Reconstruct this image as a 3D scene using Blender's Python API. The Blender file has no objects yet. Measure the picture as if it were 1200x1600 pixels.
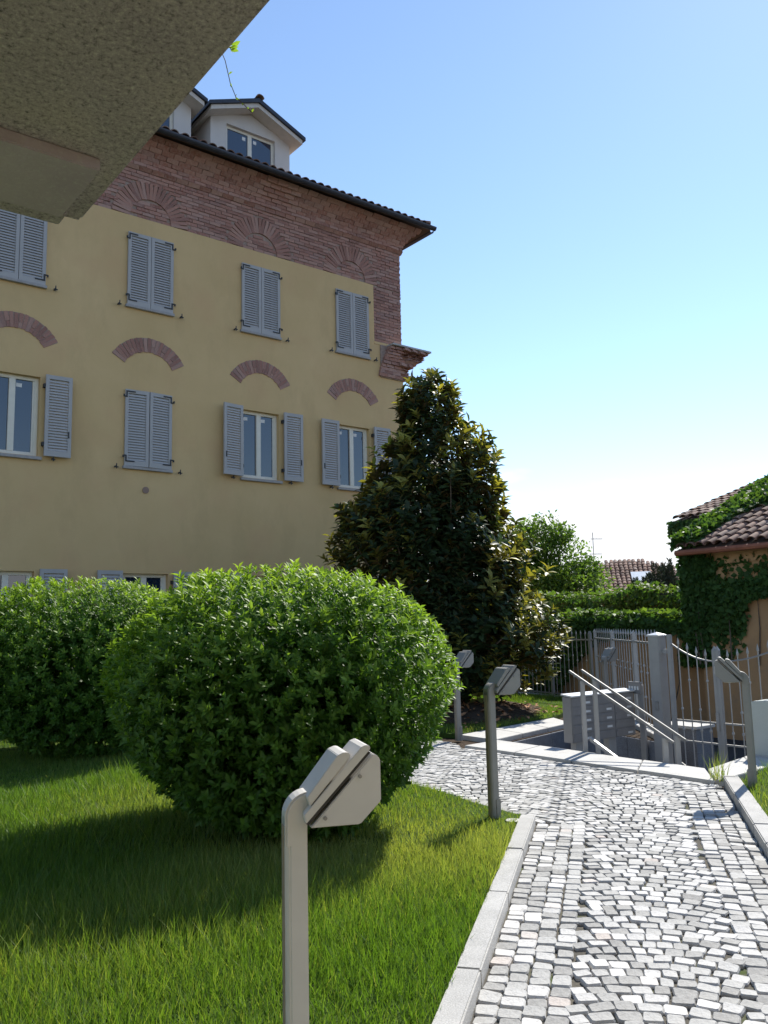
import bpy, bmesh, math, random
import numpy as np
from mathutils import Matrix, Vector
random.seed(7); RNG = np.random.default_rng(11)
R = math.radians
scene = bpy.context.scene
COL = scene.collection

# ------------------------------------------------------------------ camera
PITCH, ROLL, EYE = 0.134477, 0.0231645, 1.6
cd = bpy.data.cameras.new('camera'); cam = bpy.data.objects.new('camera', cd); COL.objects.link(cam)
fw = Vector((0, math.cos(PITCH), math.sin(PITCH))); up0 = Vector((0, -math.sin(PITCH), math.cos(PITCH))); rt0 = Vector((1, 0, 0))
rt = rt0*math.cos(ROLL) - up0*math.sin(ROLL); up = rt0*math.sin(ROLL) + up0*math.cos(ROLL)
cam.matrix_world = Matrix(((rt.x, up.x, -fw.x, 0), (rt.y, up.y, -fw.y, 0), (rt.z, up.z, -fw.z, EYE), (0, 0, 0, 1)))
cd.sensor_fit = 'HORIZONTAL'; cd.sensor_width = 36.0; cd.lens = 39.57
cd.clip_start = 0.05; cd.clip_end = 5000
scene.camera = cam

# ------------------------------------------------------------------ sky, sun, exposure
SUN_AZ, SUN_EL = R(32), R(42)          # azimuth measured from +Y towards +X
world = bpy.data.worlds.new('World'); scene.world = world; world.use_nodes = True
wn, wl = world.node_tree.nodes, world.node_tree.links
wn.clear()
def wnode(t, **k):
    n = wn.new(t)
    for a, b in k.items(): setattr(n, a, b)
    return n
wo = wnode('ShaderNodeOutputWorld'); bg = wnode('ShaderNodeBackground'); bg.inputs[1].default_value = 0.11
sky = wnode('ShaderNodeTexSky', sky_type='NISHITA', sun_disc=False, sun_elevation=SUN_EL, sun_rotation=SUN_AZ)
sky.air_density = 1.0; sky.dust_density = 0.05; sky.ozone_density = 2.0
tc = wnode('ShaderNodeTexCoord'); sep = wnode('ShaderNodeSeparateXYZ')
wl.new(tc.outputs['Generated'], sep.inputs[0])
mp = wnode('ShaderNodeMapping'); mp.inputs['Scale'].default_value = (3.2, 3.2, 9.0); mp.inputs['Location'].default_value = (0.4, 0.0, 0.2)
wl.new(tc.outputs['Generated'], mp.inputs[0])
nz = wnode('ShaderNodeTexNoise'); nz.inputs['Scale'].default_value = 1.3; nz.inputs['Detail'].default_value = 9; nz.inputs['Roughness'].default_value = 0.52
wl.new(mp.outputs[0], nz.inputs['Vector'])
band = wnode('ShaderNodeMapRange', interpolation_type='SMOOTHSTEP'); band.inputs['From Min'].default_value = 0.10; band.inputs['From Max'].default_value = 0.25
band.inputs['To Min'].default_value = 0.32; band.inputs['To Max'].default_value = -0.30
wl.new(sep.outputs[2], band.inputs[0])
ad = wnode('ShaderNodeMath', operation='ADD'); wl.new(nz.outputs[0], ad.inputs[0]); wl.new(band.outputs[0], ad.inputs[1])
cm = wnode('ShaderNodeMapRange', interpolation_type='SMOOTHSTEP'); cm.inputs['From Min'].default_value = 0.60; cm.inputs['From Max'].default_value = 0.76
wl.new(ad.outputs[0], cm.inputs[0])
mx = wnode('ShaderNodeMix', data_type='RGBA'); mx.inputs['B'].default_value = (5.4, 5.55, 5.7, 1)
wl.new(cm.outputs[0], mx.inputs['Factor']); wl.new(sky.outputs[0], mx.inputs['A'])
wl.new(mx.outputs['Result'], bg.inputs[0]); wl.new(bg.outputs[0], wo.inputs[0])
sd = bpy.data.lights.new('sun', 'SUN'); sd.energy = 4.0; sd.angle = R(0.55); sd.color = (1.0, 0.95, 0.86)
so = bpy.data.objects.new('sun', sd); COL.objects.link(so)
sdir = Vector((math.sin(SUN_AZ)*math.cos(SUN_EL), math.cos(SUN_AZ)*math.cos(SUN_EL), math.sin(SUN_EL)))
so.rotation_euler = sdir.to_track_quat('Z', 'Y').to_euler(); so.location = sdir*60
scene.view_settings.view_transform = 'Standard'; scene.view_settings.look = 'None'
scene.view_settings.gamma = 1; scene.view_settings.exposure = 0.95
scene.render.engine = 'CYCLES'
scene.cycles.max_bounces = 8; scene.cycles.use_denoising = True

# ------------------------------------------------------------------ materials
class MT:
    def __init__(s, name):
        s.m = bpy.data.materials.new(name); s.m.use_nodes = True
        s.n, s.l = s.m.node_tree.nodes, s.m.node_tree.links
        s.b = s.n['Principled BSDF']; s.out = s.n['Material Output']
    def node(s, t, **k):
        n = s.n.new(t)
        for a, b in k.items(): setattr(n, a, b)
        return n
    def noise(s, scale, detail=4, rough=.55, vec=None, stretch=None):
        n = s.node('ShaderNodeTexNoise'); n.inputs['Scale'].default_value = scale; n.inputs['Detail'].default_value = detail; n.inputs['Roughness'].default_value = rough
        if vec is None:
            t = s.node('ShaderNodeTexCoord'); vec = t.outputs['Object']
        if stretch:
            m = s.node('ShaderNodeMapping'); m.inputs['Scale'].default_value = stretch; s.l.new(vec, m.inputs[0]); vec = m.outputs[0]
        s.l.new(vec, n.inputs['Vector'])
        return n.outputs[0]
    def ramp(s, fac, stops):
        r = s.node('ShaderNodeValToRGB'); e = r.color_ramp.elements
        while len(e) < len(stops): e.new(.5)
        for i, (p, c) in enumerate(stops): e[i].position = p; e[i].color = (*c, 1) if len(c) == 3 else c
        s.l.new(fac, r.inputs[0]); return r.outputs[0]
    def mix(s, fac, a, b, blend='MIX'):
        m = s.node('ShaderNodeMix', data_type='RGBA', blend_type=blend)
        for sock, v in (('Factor', fac), ('A', a), ('B', b)):
            i = [q for q in m.inputs if q.name == sock and (q.type == 'RGBA' or sock == 'Factor' and q.type == 'VALUE')][0]
            if isinstance(v, bpy.types.NodeSocket): s.l.new(v, i)
            else: i.default_value = v if sock == 'Factor' else (*v, 1)
        return [o for o in m.outputs if o.type == 'RGBA'][0]
    def math(s, op, a, b=0.):
        m = s.node('ShaderNodeMath', operation=op)
        for i, v in enumerate((a, b)):
            if isinstance(v, bpy.types.NodeSocket): s.l.new(v, m.inputs[i])
            else: m.inputs[i].default_value = v
        return m.outputs[0]
    def rnd(s):
        g = s.node('ShaderNodeNewGeometry'); o = s.node('ShaderNodeObjectInfo')
        return s.math('FRACT', s.math('ADD', g.outputs['Random Per Island'], o.outputs['Random']))
    def mapr(s, fac, a, b, c=0., d=1.):
        m = s.node('ShaderNodeMapRange'); s.l.new(fac, m.inputs[0])
        for i, v in enumerate((a, b, c, d)): m.inputs[i+1].default_value = v
        return m.outputs[0]
    def col(s, c):
        if isinstance(c, bpy.types.NodeSocket): s.l.new(c, s.b.inputs['Base Color'])
        else: s.b.inputs['Base Color'].default_value = (*c, 1)
        return s
    def rough(s, r, spec=.5, metal=0.):
        s.b.inputs['Roughness'].default_value = r; s.b.inputs['Specular IOR Level'].default_value = spec; s.b.inputs['Metallic'].default_value = metal; return s
    def bump(s, h, strength=.4, dist=.01):
        b = s.node('ShaderNodeBump'); b.inputs['Strength'].default_value = strength; b.inputs['Distance'].default_value = dist
        s.l.new(h, b.inputs['Height']); s.l.new(b.outputs[0], s.b.inputs['Normal']); return s

M = {}
def simple(name, c, r=.6, spec=.4, metal=0., var=.12, scale=8):
    m = MT(name); n = m.noise(scale, 5)
    lo = tuple(x*(1-var) for x in c); hi = tuple(min(1, x*(1+var)) for x in c)
    m.col(m.ramp(n, [(.3, lo), (.7, hi)])).rough(r, spec, metal); M[name] = m.m; return m
def leafmat(name, dark, light, tip, trans=.35, under=None, rough=.4, spec=.5):
    m = MT(name); r = m.rnd()
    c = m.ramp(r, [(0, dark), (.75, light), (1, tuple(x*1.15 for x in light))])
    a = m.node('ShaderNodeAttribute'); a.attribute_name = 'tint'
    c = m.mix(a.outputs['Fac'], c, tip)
    top = c
    if under:
        g = m.node('ShaderNodeNewGeometry'); c = m.mix(g.outputs['Backfacing'], c, under)
    m.col(c).rough(rough, spec)
    t = m.node('ShaderNodeBsdfTranslucent'); tcol = m.mix(1.0, top, (1.0, 1.0, .38), 'MULTIPLY'); m.l.new(m.mix(1.0, tcol, (1.9, 1.9, 1.9), 'MULTIPLY') if trans > .2 else tcol, t.inputs[0])
    s = m.node('ShaderNodeMixShader'); s.inputs[0].default_value = trans
    m.l.new(m.b.outputs[0], s.inputs[1]); m.l.new(t.outputs[0], s.inputs[2]); m.l.new(s.outputs[0], m.out.inputs[0]); M[name] = m.m

# plaster of the yellow house: broad stains, fine trowel grain
m = MT('yellow plaster'); big = m.noise(.55, 6, .6); stain = m.noise(1.6, 8, .68, stretch=(1, 1, .45)); fine = m.noise(60, 3)
c = m.ramp(big, [(.28, (.58, .405, .195)), (.72, (.68, .485, .25))])
c = m.mix(m.mapr(stain, .50, .72, 0, .50), c, (.50, .345, .175))
c = m.mix(m.mapr(m.noise(.9, 4, .5), .52, .70, 0, .45), c, (.60, .375, .20))
m.col(c).rough(.9, .2).bump(m.math('ADD', fine, m.math('MULTIPLY', m.noise(9, 5), 1.5)), .25, .006); M['plaster'] = m.m
m = MT('ochre wall'); big = m.noise(.9, 6, .6); st = m.noise(2.6, 8, .7)
c = m.ramp(big, [(.3, (.42, .245, .12)), (.7, (.56, .345, .18))]); c = m.mix(m.mapr(st, .5, .8, 0, .6), c, (.27, .2, .14))
m.col(c).rough(.92, .2).bump(m.noise(30, 4), .3, .01); M['ochre'] = m.m
# bricks
m = MT('brick'); r = m.rnd(); n = m.noise(22, 5)
c = m.ramp(r, [(0, (.24, .11, .085)), (.3, (.34, .155, .115)), (.6, (.40, .205, .155)), (.85, (.42, .25, .20)), (1, (.27, .145, .12))])
c = m.mix(m.mapr(n, .35, .75, 0, .55), c, (.48, .34, .29)); c = m.mix(m.mapr(m.noise(1.1, 5), .5, .75, 0, .45), c, (.30, .22, .19))
m.col(c).rough(.92, .15).bump(n, .5, .012); M['brick'] = m.m
m = MT('mortar'); m.col(m.ramp(m.noise(14, 5), [(.3, (.28, .20, .165)), (.7, (.40, .31, .26))])).rough(.95, .1).bump(m.noise(50, 3), .5, .01); M['mortar'] = m.m
# terracotta tile
m = MT('roof tile'); r = m.rnd(); n = m.noise(9, 6, .65)
c = m.ramp(r, [(0, (.13, .075, .06)), (.4, (.21, .12, .09)), (.75, (.28, .17, .13)), (1, (.33, .25, .21))])
c = m.mix(m.mapr(n, .45, .7, 0, .75), c, (.16, .14, .12)); m.col(c).rough(.9, .2).bump(n, .4, .02); M['tile'] = m.m
simple('tile bed', (.12, .08, .06), .95)
# grey painted wood
simple('shutter grey', (.40, .385, .375), .55, .4, var=.05, scale=3)
simple('shutter slat', (.42, .405, .395), .6, .35, var=.06, scale=3)
simple('sill stone', (.36, .34, .33), .8, .3, var=.15, scale=14)
simple('window cream', (.74, .70, .60), .45, .5, var=.04)
simple('sticker', (.75, .75, .73), .6)
simple('black iron', (.025, .026, .028), .5, .5, var=.2)
simple('gutter', (.04, .043, .055), .4, .5, metal=.3, var=.2)
simple('dormer render', (.60, .565, .53), .9, .2, var=.05, scale=2)
simple('fascia', (.62, .57, .52), .85, .2, var=.06)
simple('vent clay', (.28, .19, .15), .9)
m = MT('glass'); m.col((.014, .028, .06)).rough(.02, .6); m.b.inputs['IOR'].default_value = 1.85
w = m.noise(1.6, 2); m.bump(w, .05, .02); M['glass'] = m.m
# granite / concrete
def stone(name, lo, hi, speck, sc=140, bump=.25, r=.85):
    m = MT(name); a = m.noise(3.0, 6, .6); b = m.noise(sc, 2, .7)
    c = m.ramp(a, [(.3, lo), (.7, hi)]); c = m.mix(m.mapr(b, .5, .68, 0, .55), c, speck); c = m.mix(m.mapr(b, .5, .3, 0, .4), c, tuple(x*.45 for x in lo))
    m.col(c).rough(r, .25).bump(m.math('ADD', b, m.math('MULTIPLY', m.noise(14, 5), 1.2)), bump, .006); M[name] = m.m
stone('coping granite', (.43, .42, .40), (.55, .54, .51), (.64, .63, .60))
stone('kerb granite', (.34, .335, .32), (.48, .47, .45), (.58, .57, .54))
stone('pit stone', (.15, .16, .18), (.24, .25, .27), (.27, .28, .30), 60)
stone('pale cabinet', (.50, .53, .48), (.58, .60, .55), (.60, .62, .57), 200, .05)
m = MT('rough stone'); a = m.noise(2.2, 6, .62); b = m.noise(64, 5, .78); d = m.noise(110, 2, .6)
c = m.ramp(a, [(.25, (.385, .325, .345)), (.5, (.475, .405, .415)), (.78, (.55, .465, .43))]); c = m.mix(m.mapr(b, .52, .68, 0, .75), c, (.76, .71, .65)); c = m.mix(m.mapr(b, .48, .34, 0, .85), c, (.09, .085, .08))
c = m.mix(m.mapr(d, .58, .72, 0, .35), c, (.5, .49, .42))
m.col(c).rough(.95, .15).bump(m.math('ADD', b, m.math('MULTIPLY', d, .5)), .9, .012); M['rough stone'] = m.m
m = MT('bracket stone'); b = m.noise(55, 4, .7); a = m.noise(4, 4)
c = m.ramp(a, [(.3, (.39, .325, .365)), (.7, (.47, .40, .435))]); c = m.mix(m.mapr(b, .52, .7, 0, .5), c, (.52, .49, .48)); m.col(c).rough(.95, .15).bump(b, .5, .006); M['bracket'] = m.m
# cobbles
m = MT('cobble'); r = m.rnd(); n = m.noise(45, 4, .65); geo = m.node('ShaderNodeNewGeometry')
c = m.ramp(r, [(0, (.24, .235, .225)), (.30, (.33, .325, .31)), (.62, (.42, .415, .40)), (.85, (.50, .49, .475)), (.985, (.60, .585, .56)), (1, (.43, .38, .345))])
c = m.mix(m.mapr(n, .5, .75, 0, .4), c, (.52, .51, .48)); c = m.mix(m.mapr(n, .45, .28, 0, .5), c, (.13, .125, .115))
m.col(c).rough(.8, .3).bump(m.math('ADD', n, m.math('MULTIPLY', m.noise(18, 3), 1.4)), .55, .008); M['cobble'] = m.m
m = MT('joint sand'); n = m.noise(3.5, 6, .65); c = m.ramp(n, [(.35, (.085, .08, .07)), (.55, (.12, .11, .09)), (.68, (.07, .095, .03))]); m.col(c).rough(1, .1).bump(m.noise(60, 4), .8, .01); M['joint'] = m.m
m = MT('soil'); n = m.noise(6, 7, .7); m.col(m.ramp(n, [(.3, (.05, .035, .025)), (.7, (.11, .08, .055))])).rough(1, .1).bump(m.noise(25, 6, .7), 1., .05); M['soil'] = m.m
m = MT('lawn soil'); n = m.noise(1.4, 6, .6); f = m.noise(40, 4, .7)
c = m.ramp(n, [(.3, (.045, .085, .016)), (.6, (.075, .125, .025)), (.8, (.12, .13, .045))]); c = m.mix(m.mapr(f, .5, .7, 0, .4), c, (.05, .05, .02))
m.col(c).rough(1, .1).bump(f, 1., .03); M['lawn'] = m.m
m = MT('asphalt'); n = m.noise(180, 3); m.col(m.ramp(n, [(.3, (.04, .041, .044)), (.7, (.065, .066, .07))])).rough(.9, .2).bump(n, .4, .005); M['asphalt'] = m.m
# metals
simple('lamp paint', (.62, .595, .55), .45, .5, var=.06, scale=5)
simple('lamp groove', (.33, .27, .20), .6, .3, var=.2)
simple('lamp grey', (.27, .26, .235), .5, .45, var=.08, scale=5)
simple('lamp gasket', (.05, .045, .04), .7)
simple('lamp face', (.62, .60, .565), .35, .5, var=.05, scale=4)
simple('grey enamel', (.34, .335, .325), .42, .5, metal=.15, var=.06)
simple('rail grey', (.22, .215, .205), .55, .35, var=.08)
simple('galvanised', (.30, .295, .285), .45, .5, metal=.4, var=.12, scale=12)
simple('letterbox', (.27, .265, .265), .4, .5, metal=.35, var=.06)
simple('letterbox lit top', (.62, .62, .61), .35, .5, metal=.2, var=.04)  # paler than the body: sunlight on the lid put into its colour
simple('name card', (.66, .66, .64), .6)
simple('bark', (.13, .10, .075), .95, .2, var=.4, scale=14)
simple('dry leaf', (.34, .17, .08), .8, .2, var=.4, scale=6)
simple('copper gutter', (.30, .115, .07), .7, .3, var=.25, scale=6)
simple('skylight', (.62, .66, .68), .2, .6)
simple('antenna', (.32, .32, .33), .5, .5, metal=.5)
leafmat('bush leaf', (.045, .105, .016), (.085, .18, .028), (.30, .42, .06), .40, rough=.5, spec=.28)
leafmat('magnolia leaf', (.022, .04, .018), (.042, .07, .026), (.42, .38, .075), .25, under=(.13, .085, .04), rough=.46, spec=.3)
leafmat('tree leaf', (.045, .095, .02), (.085, .16, .035), (.16, .25, .05), .40, rough=.6, spec=.3)
leafmat('conifer leaf', (.02, .035, .025), (.04, .06, .038), (.07, .09, .05), .12, rough=.6)
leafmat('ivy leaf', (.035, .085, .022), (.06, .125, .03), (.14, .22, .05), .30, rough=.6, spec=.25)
leafmat('grass blade', (.055, .115, .014), (.10, .185, .026), (.30, .32, .10), .40, rough=.5, spec=.35)

# ------------------------------------------------------------------ mesh helpers
class MB:
    def __init__(s): s.v = []; s.f = []
    def add(s, v, f):
        o = len(s.v); s.v += [tuple(map(float, p)) for p in v]; s.f += [tuple(o+i for i in q) for q in f]; return s
    def box(s, x0, x1, y0, y1, z0, z1, mat=None):
        v = [Vector(p) for p in ((x0,y0,z0),(x1,y0,z0),(x1,y1,z0),(x0,y1,z0),(x0,y0,z1),(x1,y0,z1),(x1,y1,z1),(x0,y1,z1))]
        if mat: v = [mat @ p for p in v]
        return s.add(v, [(0,3,2,1),(4,5,6,7),(0,1,5,4),(1,2,6,5),(2,3,7,6),(3,0,4,7)])
    def prism(s, poly, d, mat=None):
        """poly: planar loop of 3D points, d: extrusion vector"""
        a = [Vector(p) for p in poly]; d = Vector(d); b = [p+d for p in a]; n = len(a)
        v = a+b
        if mat: v = [mat @ p for p in v]
        return s.add(v, [tuple(range(n))[::-1], tuple(range(n, 2*n))] + [(i, (i+1) % n, n+(i+1) % n, n+i) for i in range(n)])
    def slab(s, poly2, z0, z1):
        return s.prism([(x, y, z0) for x, y in poly2], (0, 0, z1-z0))
    def tube(s, pts, r, seg=8, cap=True):
        pts = [Vector(p) for p in pts]; n = len(pts)
        rs = r if isinstance(r, (list, tuple)) else [r]*n
        v = []
        for i, p in enumerate(pts):
            t = (pts[min(i+1, n-1)]-pts[max(i-1, 0)]).normalized()
            a = t.orthogonal() if abs(t.z) > .9 else t.cross(Vector((0, 0, 1)))
            if abs(t.z) > .9: a = Vector((1, 0, 0)) - t*t.x
            a.normalize(); b = t.cross(a)
            v += [p + (a*math.cos(2*math.pi*k/seg) + b*math.sin(2*math.pi*k/seg))*rs[i] for k in range(seg)]
        f = [(i*seg+k, i*seg+(k+1) % seg, (i+1)*seg+(k+1) % seg, (i+1)*seg+k) for i in range(n-1) for k in range(seg)]
        if cap: f += [tuple(range(seg))[::-1], tuple((n-1)*seg+k for k in range(seg))]
        return s.add(v, f)
    def mesh(s, name, mat, smooth=False, bevel=0):
        me = bpy.data.meshes.new(name); me.from_pydata(s.v, [], s.f)
        bm = bmesh.new(); bm.from_mesh(me); bmesh.ops.recalc_face_normals(bm, faces=bm.faces)
        if bevel: bmesh.ops.bevel(bm, geom=[e for e in bm.edges if len(e.link_faces) == 2 and e.calc_face_angle(0) > .5], offset=bevel, segments=2, affect='EDGES', clamp_overlap=True)
        bm.to_mesh(me); bm.free()
        if smooth:
            me.polygons.foreach_set('use_smooth', [True]*len(me.polygons))
        me.materials.append(M[mat]); return me
    def build(s, name, mat, parent=None, smooth=False, bevel=0):
        return inst(s.mesh(name, mat, smooth, bevel), name, parent)
def inst(me, name, parent=None, mat=None):
    o = bpy.data.objects.new(name, me); COL.objects.link(o)
    if parent is not None: o.parent = parent
    if mat is not None: o.matrix_local = mat
    return o
def thing(name, label, cat, loc=(0, 0, 0), rz=0., group=None):
    o = bpy.data.objects.new(name, None); COL.objects.link(o); o.location = loc; o.rotation_euler = (0, 0, rz); o.empty_display_size = .2
    return tag(o, label, cat, group)
def tag(o, label, cat, group=None, kind=None):
    o['label'] = label; o['category'] = cat
    if group: o['group'] = group
    if kind: o['kind'] = kind
    return o
def stuff(o): o['kind'] = 'stuff'; return o
def T(x, y, z): return Matrix.Translation((x, y, z))
def auto_smooth(o, ang=35):
    me = o.data; me.polygons.foreach_set('use_smooth', [True]*len(me.polygons))
    if hasattr(me, 'set_sharp_from_angle'): me.set_sharp_from_angle(angle=R(ang))
    return o

# leaves: positions P, axis A (length direction), normal N, lengths L, widths W, tint
LEAF_V = np.array([(0, 0, 0), (-.34, .28, .07), (0, .28, 0), (.34, .28, .07), (-.42, .62, .03), (0, .62, -.05), (.42, .62, .03), (0, 1, -.16)])
LEAF_F = [(0, 2, 1), (0, 3, 2), (1, 2, 5, 4), (2, 3, 6, 5), (4, 5, 7), (5, 6, 7)]
LEAF4_V = np.array([(0, 0, 0), (-.5, .48, .06), (.5, .48, .06), (0, 1, -.1)]); LEAF4_F = [(0, 2, 3, 1)]
def frames(A, N):
    A = A/np.linalg.norm(A, axis=1, keepdims=True); S = np.cross(A, N); S /= np.linalg.norm(S, axis=1, keepdims=True)+1e-9
    return S, A, np.cross(S, A)
def leaf_mesh(name, mat, P, A, N, L, W, tint, V=LEAF_V, F=LEAF_F):
    S, A, N = frames(A, N); n, k = len(P), len(V)
    co = (P[:, None] + S[:, None]*V[None, :, 0:1]*W[:, None, None] + A[:, None]*V[None, :, 1:2]*L[:, None, None] + N[:, None]*V[None, :, 2:3]*L[:, None, None]).reshape(-1, 3)
    idx = np.concatenate([np.array(q) for q in F]); sizes = np.array([len(q) for q in F])
    li = (idx[None] + (np.arange(n)*k)[:, None]).ravel(); ls = np.tile(sizes, n)
    me = bpy.data.meshes.new(name); me.vertices.add(n*k); me.vertices.foreach_set('co', co.ravel().astype(np.float32))
    me.loops.add(len(li)); me.loops.foreach_set('vertex_index', li.astype(np.int32))
    me.polygons.add(len(ls)); me.polygons.foreach_set('loop_start', (np.cumsum(ls)-ls).astype(np.int32)); me.update(calc_edges=True); me.validate()
    at = me.attributes.new('tint', 'FLOAT', 'POINT'); at.data.foreach_set('value', np.repeat(tint, k).astype(np.float32))
    me.materials.append(M[mat]); return me
def unit_leaf(mat, tint):
    P = np.zeros((1, 3)); return leaf_mesh('leaf', mat, P, np.array([[0., 1, 0]]), np.array([[0., 0, 1]]), np.ones(1), np.ones(1), np.array([tint]))
def single_leaves(parent, mats, P, A, N, L, W, tint, name='leaf'):
    S, A, N = frames(A, N)
    for i in range(len(P)):
        me = mats[0 if tint[i] < .4 else 1]
        c = np.stack([S[i]*W[i], A[i]*L[i], N[i]*L[i]], 1); p = P[i]
        inst(me, name, parent, Matrix(((c[0,0], c[0,1], c[0,2], p[0]), (c[1,0], c[1,1], c[1,2], p[1]), (c[2,0], c[2,1], c[2,2], p[2]), (0, 0, 0, 1))))
def rnd_dir(n):
    v = RNG.normal(size=(n, 3)); return v/np.linalg.norm(v, axis=1, keepdims=True)
def norm(v): return v/(np.linalg.norm(v, axis=1, keepdims=True)+1e-9)
def rosettes(C, AX, k, spread, L, W, tint, jit=.25):
    """k leaves round each shoot tip C with axis AX"""
    n = len(C); AX = norm(AX); T1 = norm(np.cross(AX, np.tile([[.3, .9, .2]], (n, 1)))); T2 = np.cross(AX, T1)
    P, A, N, LL, WW, TT = [], [], [], [], [], []
    for j in range(k):
        ph = RNG.uniform(0, .6, n) + j*2.4; sp = spread*(.55+.6*j/k) + RNG.normal(0, .12, n)
        rad = T1*np.cos(ph)[:, None] + T2*np.sin(ph)[:, None]
        a = AX*np.cos(sp)[:, None] + rad*np.sin(sp)[:, None] + rnd_dir(n)*jit*.5
        nn = AX*np.sin(sp)[:, None] - rad*np.cos(sp)[:, None]
        P.append(C - AX*(j*.10*L[:, None])); A.append(norm(a)); N.append(nn + rnd_dir(n)*jit)
        s = RNG.uniform(.75, 1.15, n); LL.append(L*s); WW.append(W*s); TT.append(np.clip(tint*(1-.6*j/k), 0, 1))
    return [np.concatenate(q) for q in (P, A, N, LL, WW, TT)]

# smooth pseudo-noise on points
_K = RNG.normal(size=(24, 3)); _PH = RNG.uniform(0, 6.28, 24)
def wob(P, freq):
    return np.sin(P @ (_K.T*freq) + _PH).sum(1)/math.sqrt(24)/.72

def in_poly(x, y, poly):
    inside = np.zeros(np.shape(x), bool); n = len(poly)
    for i in range(n):
        x0, y0 = poly[i]; x1, y1 = poly[(i+1) % n]
        c = ((y0 > y) != (y1 > y)) & (x < (x1-x0)*(y-y0)/((y1-y0) if y1 != y0 else 1e-9)+x0)
        inside ^= c
    return inside

# ------------------------------------------------------------------ the setting: ground, terrace, pit, path, lawns
STREET = -0.6
E1 = Vector((.588, -.809, 0)); E2 = Vector((.809, .588, 0))
DV = Vector((.7857, .6186, 0)); NV = Vector((.6186, -.7857, 0))
g = MB(); g.add([(-900, -900, STREET), (900, -900, STREET), (900, 900, STREET), (-900, 900, STREET)], [(0, 1, 2, 3)])
tag(g.build('ground', 'asphalt'), 'grey asphalt street level beyond the gate and fence', 'street', kind='structure')
PA, PB, PC, PP, PD = (1.45, 11.70), (3.30, 9.13), (2.86, 13.46), (3.64, 11.66), (4.62, 10.52)
terr = [(-32, -14), (14, -14), (14, 1), (6.4, 8.2), PD, PB, PA, PC, PP, (4.12, 17.0), (1.3, 22.6), (-2, 29), (-20, 50), (-32, 50)]
t = MB(); t.slab(terr, STREET-.3, -.02)
tag(t.build('terrace', 'soil'), 'raised garden terrace with retaining edge around the sunken stair', 'terrace', kind='structure')
# path
PATH = [(-.88, -1), (1.15, 7.0), (1.11, 7.12), (.73, 7.76), (.50, 8.25), (-.35, 9.6), (-3.2, 13.2), (-2.2, 14.3), (.86, 11.9), (.97, 11.27), (3.13, 8.43), (3.18, 8.36), (2.49, 5.87), (.59, -1)]
p = MB(); p.add([(x, y, .0) for x, y in PATH], [tuple(range(len(PATH)))])
path = tag(p.build('path', 'joint'), 'pale grey cobblestone path laid in arcs between stone kerbs', 'path', kind='structure')
# cobbles
def cobble_verts(x, y, ang, sx, sy, h, tilt):
    """a rounded sett: bottom ring, shoulder ring, top ring"""
    jit = RNG.uniform(-.085, .085, (4, 2))
    base = np.array([(-.5, -.5), (.5, -.5), (.5, .5), (-.5, .5)]) + jit
    base = base*[sx, sy]
    c, s = math.cos(ang), math.sin(ang); rot = np.array([[c, s], [-s, c]])
    corner = []
    for i in range(4):                                   # cut corners
        a, b, d = base[i], base[i-1], base[(i+1) % 4]
        corner += [a+(b-a)*.10, a+(d-a)*.10]
    corner = np.array(corner); out = []
    for sc, z in ((1.0, -.03), (1.0, h*.55), (.90, h)):
        q = corner*sc; zz = z + (tilt[0]*q[:, 0]+tilt[1]*q[:, 1] if z > 0 else 0)
        w = q @ rot
        out.append(np.stack([w[:, 0]+x, w[:, 1]+y, np.broadcast_to(zz, 8)], 1))
    return np.concatenate(out)
COB_F = [tuple(range(16, 24))] + [(r*8+i, r*8+(i+1) % 8, (r+1)*8+(i+1) % 8, (r+1)*8+i) for r in range(2) for i in range(8)]
setts = []
AX_ = np.array([.247, .969]); BX_ = np.array([.969, -.247])
def kerb_x(y, side): return (-.88+(y+1)*.2538) if side == 'L' else (.59+(y+1)*.277)
W_ = .090
# border rows along the kerbs
for side, sgn, rows, y1 in (('L', 1, 4, 6.95), ('R', -1, 4, 8.0)):
    sl = .2538 if side == 'L' else .277
    a = math.atan(-sl)
    for rrow in range(rows):
        y = -.95 + RNG.uniform(0, .05)
        while y < y1:
            ln = RNG.uniform(.075, .115)
            x = kerb_x(y+ln/2, side) + sgn*(.055 + rrow*.099)
            setts.append((x+RNG.normal(0, .003), y+ln/2, a,   .092*RNG.uniform(.94, 1.04), ln*.94)); y += ln
inner = []
WA, RA = 1.25, .95
def arc_h(tt): return math.sqrt(RA*RA-tt*tt)-RA
for col_ in range(-6, 6):
    cx = .16 + col_*WA
    for k in range(-20, 180):
        ph = RNG.uniform(-.5, .5); tmax = WA/2; th_max = math.asin(tmax/RA); nst = int(RNG.integers(14, 17)); cuts = np.cumsum(np.concatenate([[0], RNG.uniform(.8, 1.2, nst)])); cuts = -th_max+cuts/cuts[-1]*2*th_max
        for j in range(nst):
            th = (cuts[j]+cuts[j+1])/2
            tt = RA*math.sin(th); h = arc_h(tt)
            lat, lon = cx+tt, k*W_ + h + RNG.normal(0, .004)
            x, y = AX_*lon + BX_*lat
            ln = (cuts[j+1]-cuts[j])*RA
            inner.append((x, y, math.atan2(-.247, .969) - th, ln*RNG.uniform(.88, .97), W_*math.cos(th)*RNG.uniform(.89, .97)))
ix = np.array([q[0] for q in inner]); iy = np.array([q[1] for q in inner])
ok = in_poly(ix, iy, PATH)
okL = (iy > 7.0) | (ix > kerb_x(iy, 'L')+.425); okR = (iy > 8.03) | (ix < kerb_x(iy, 'R')-.425)
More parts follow.
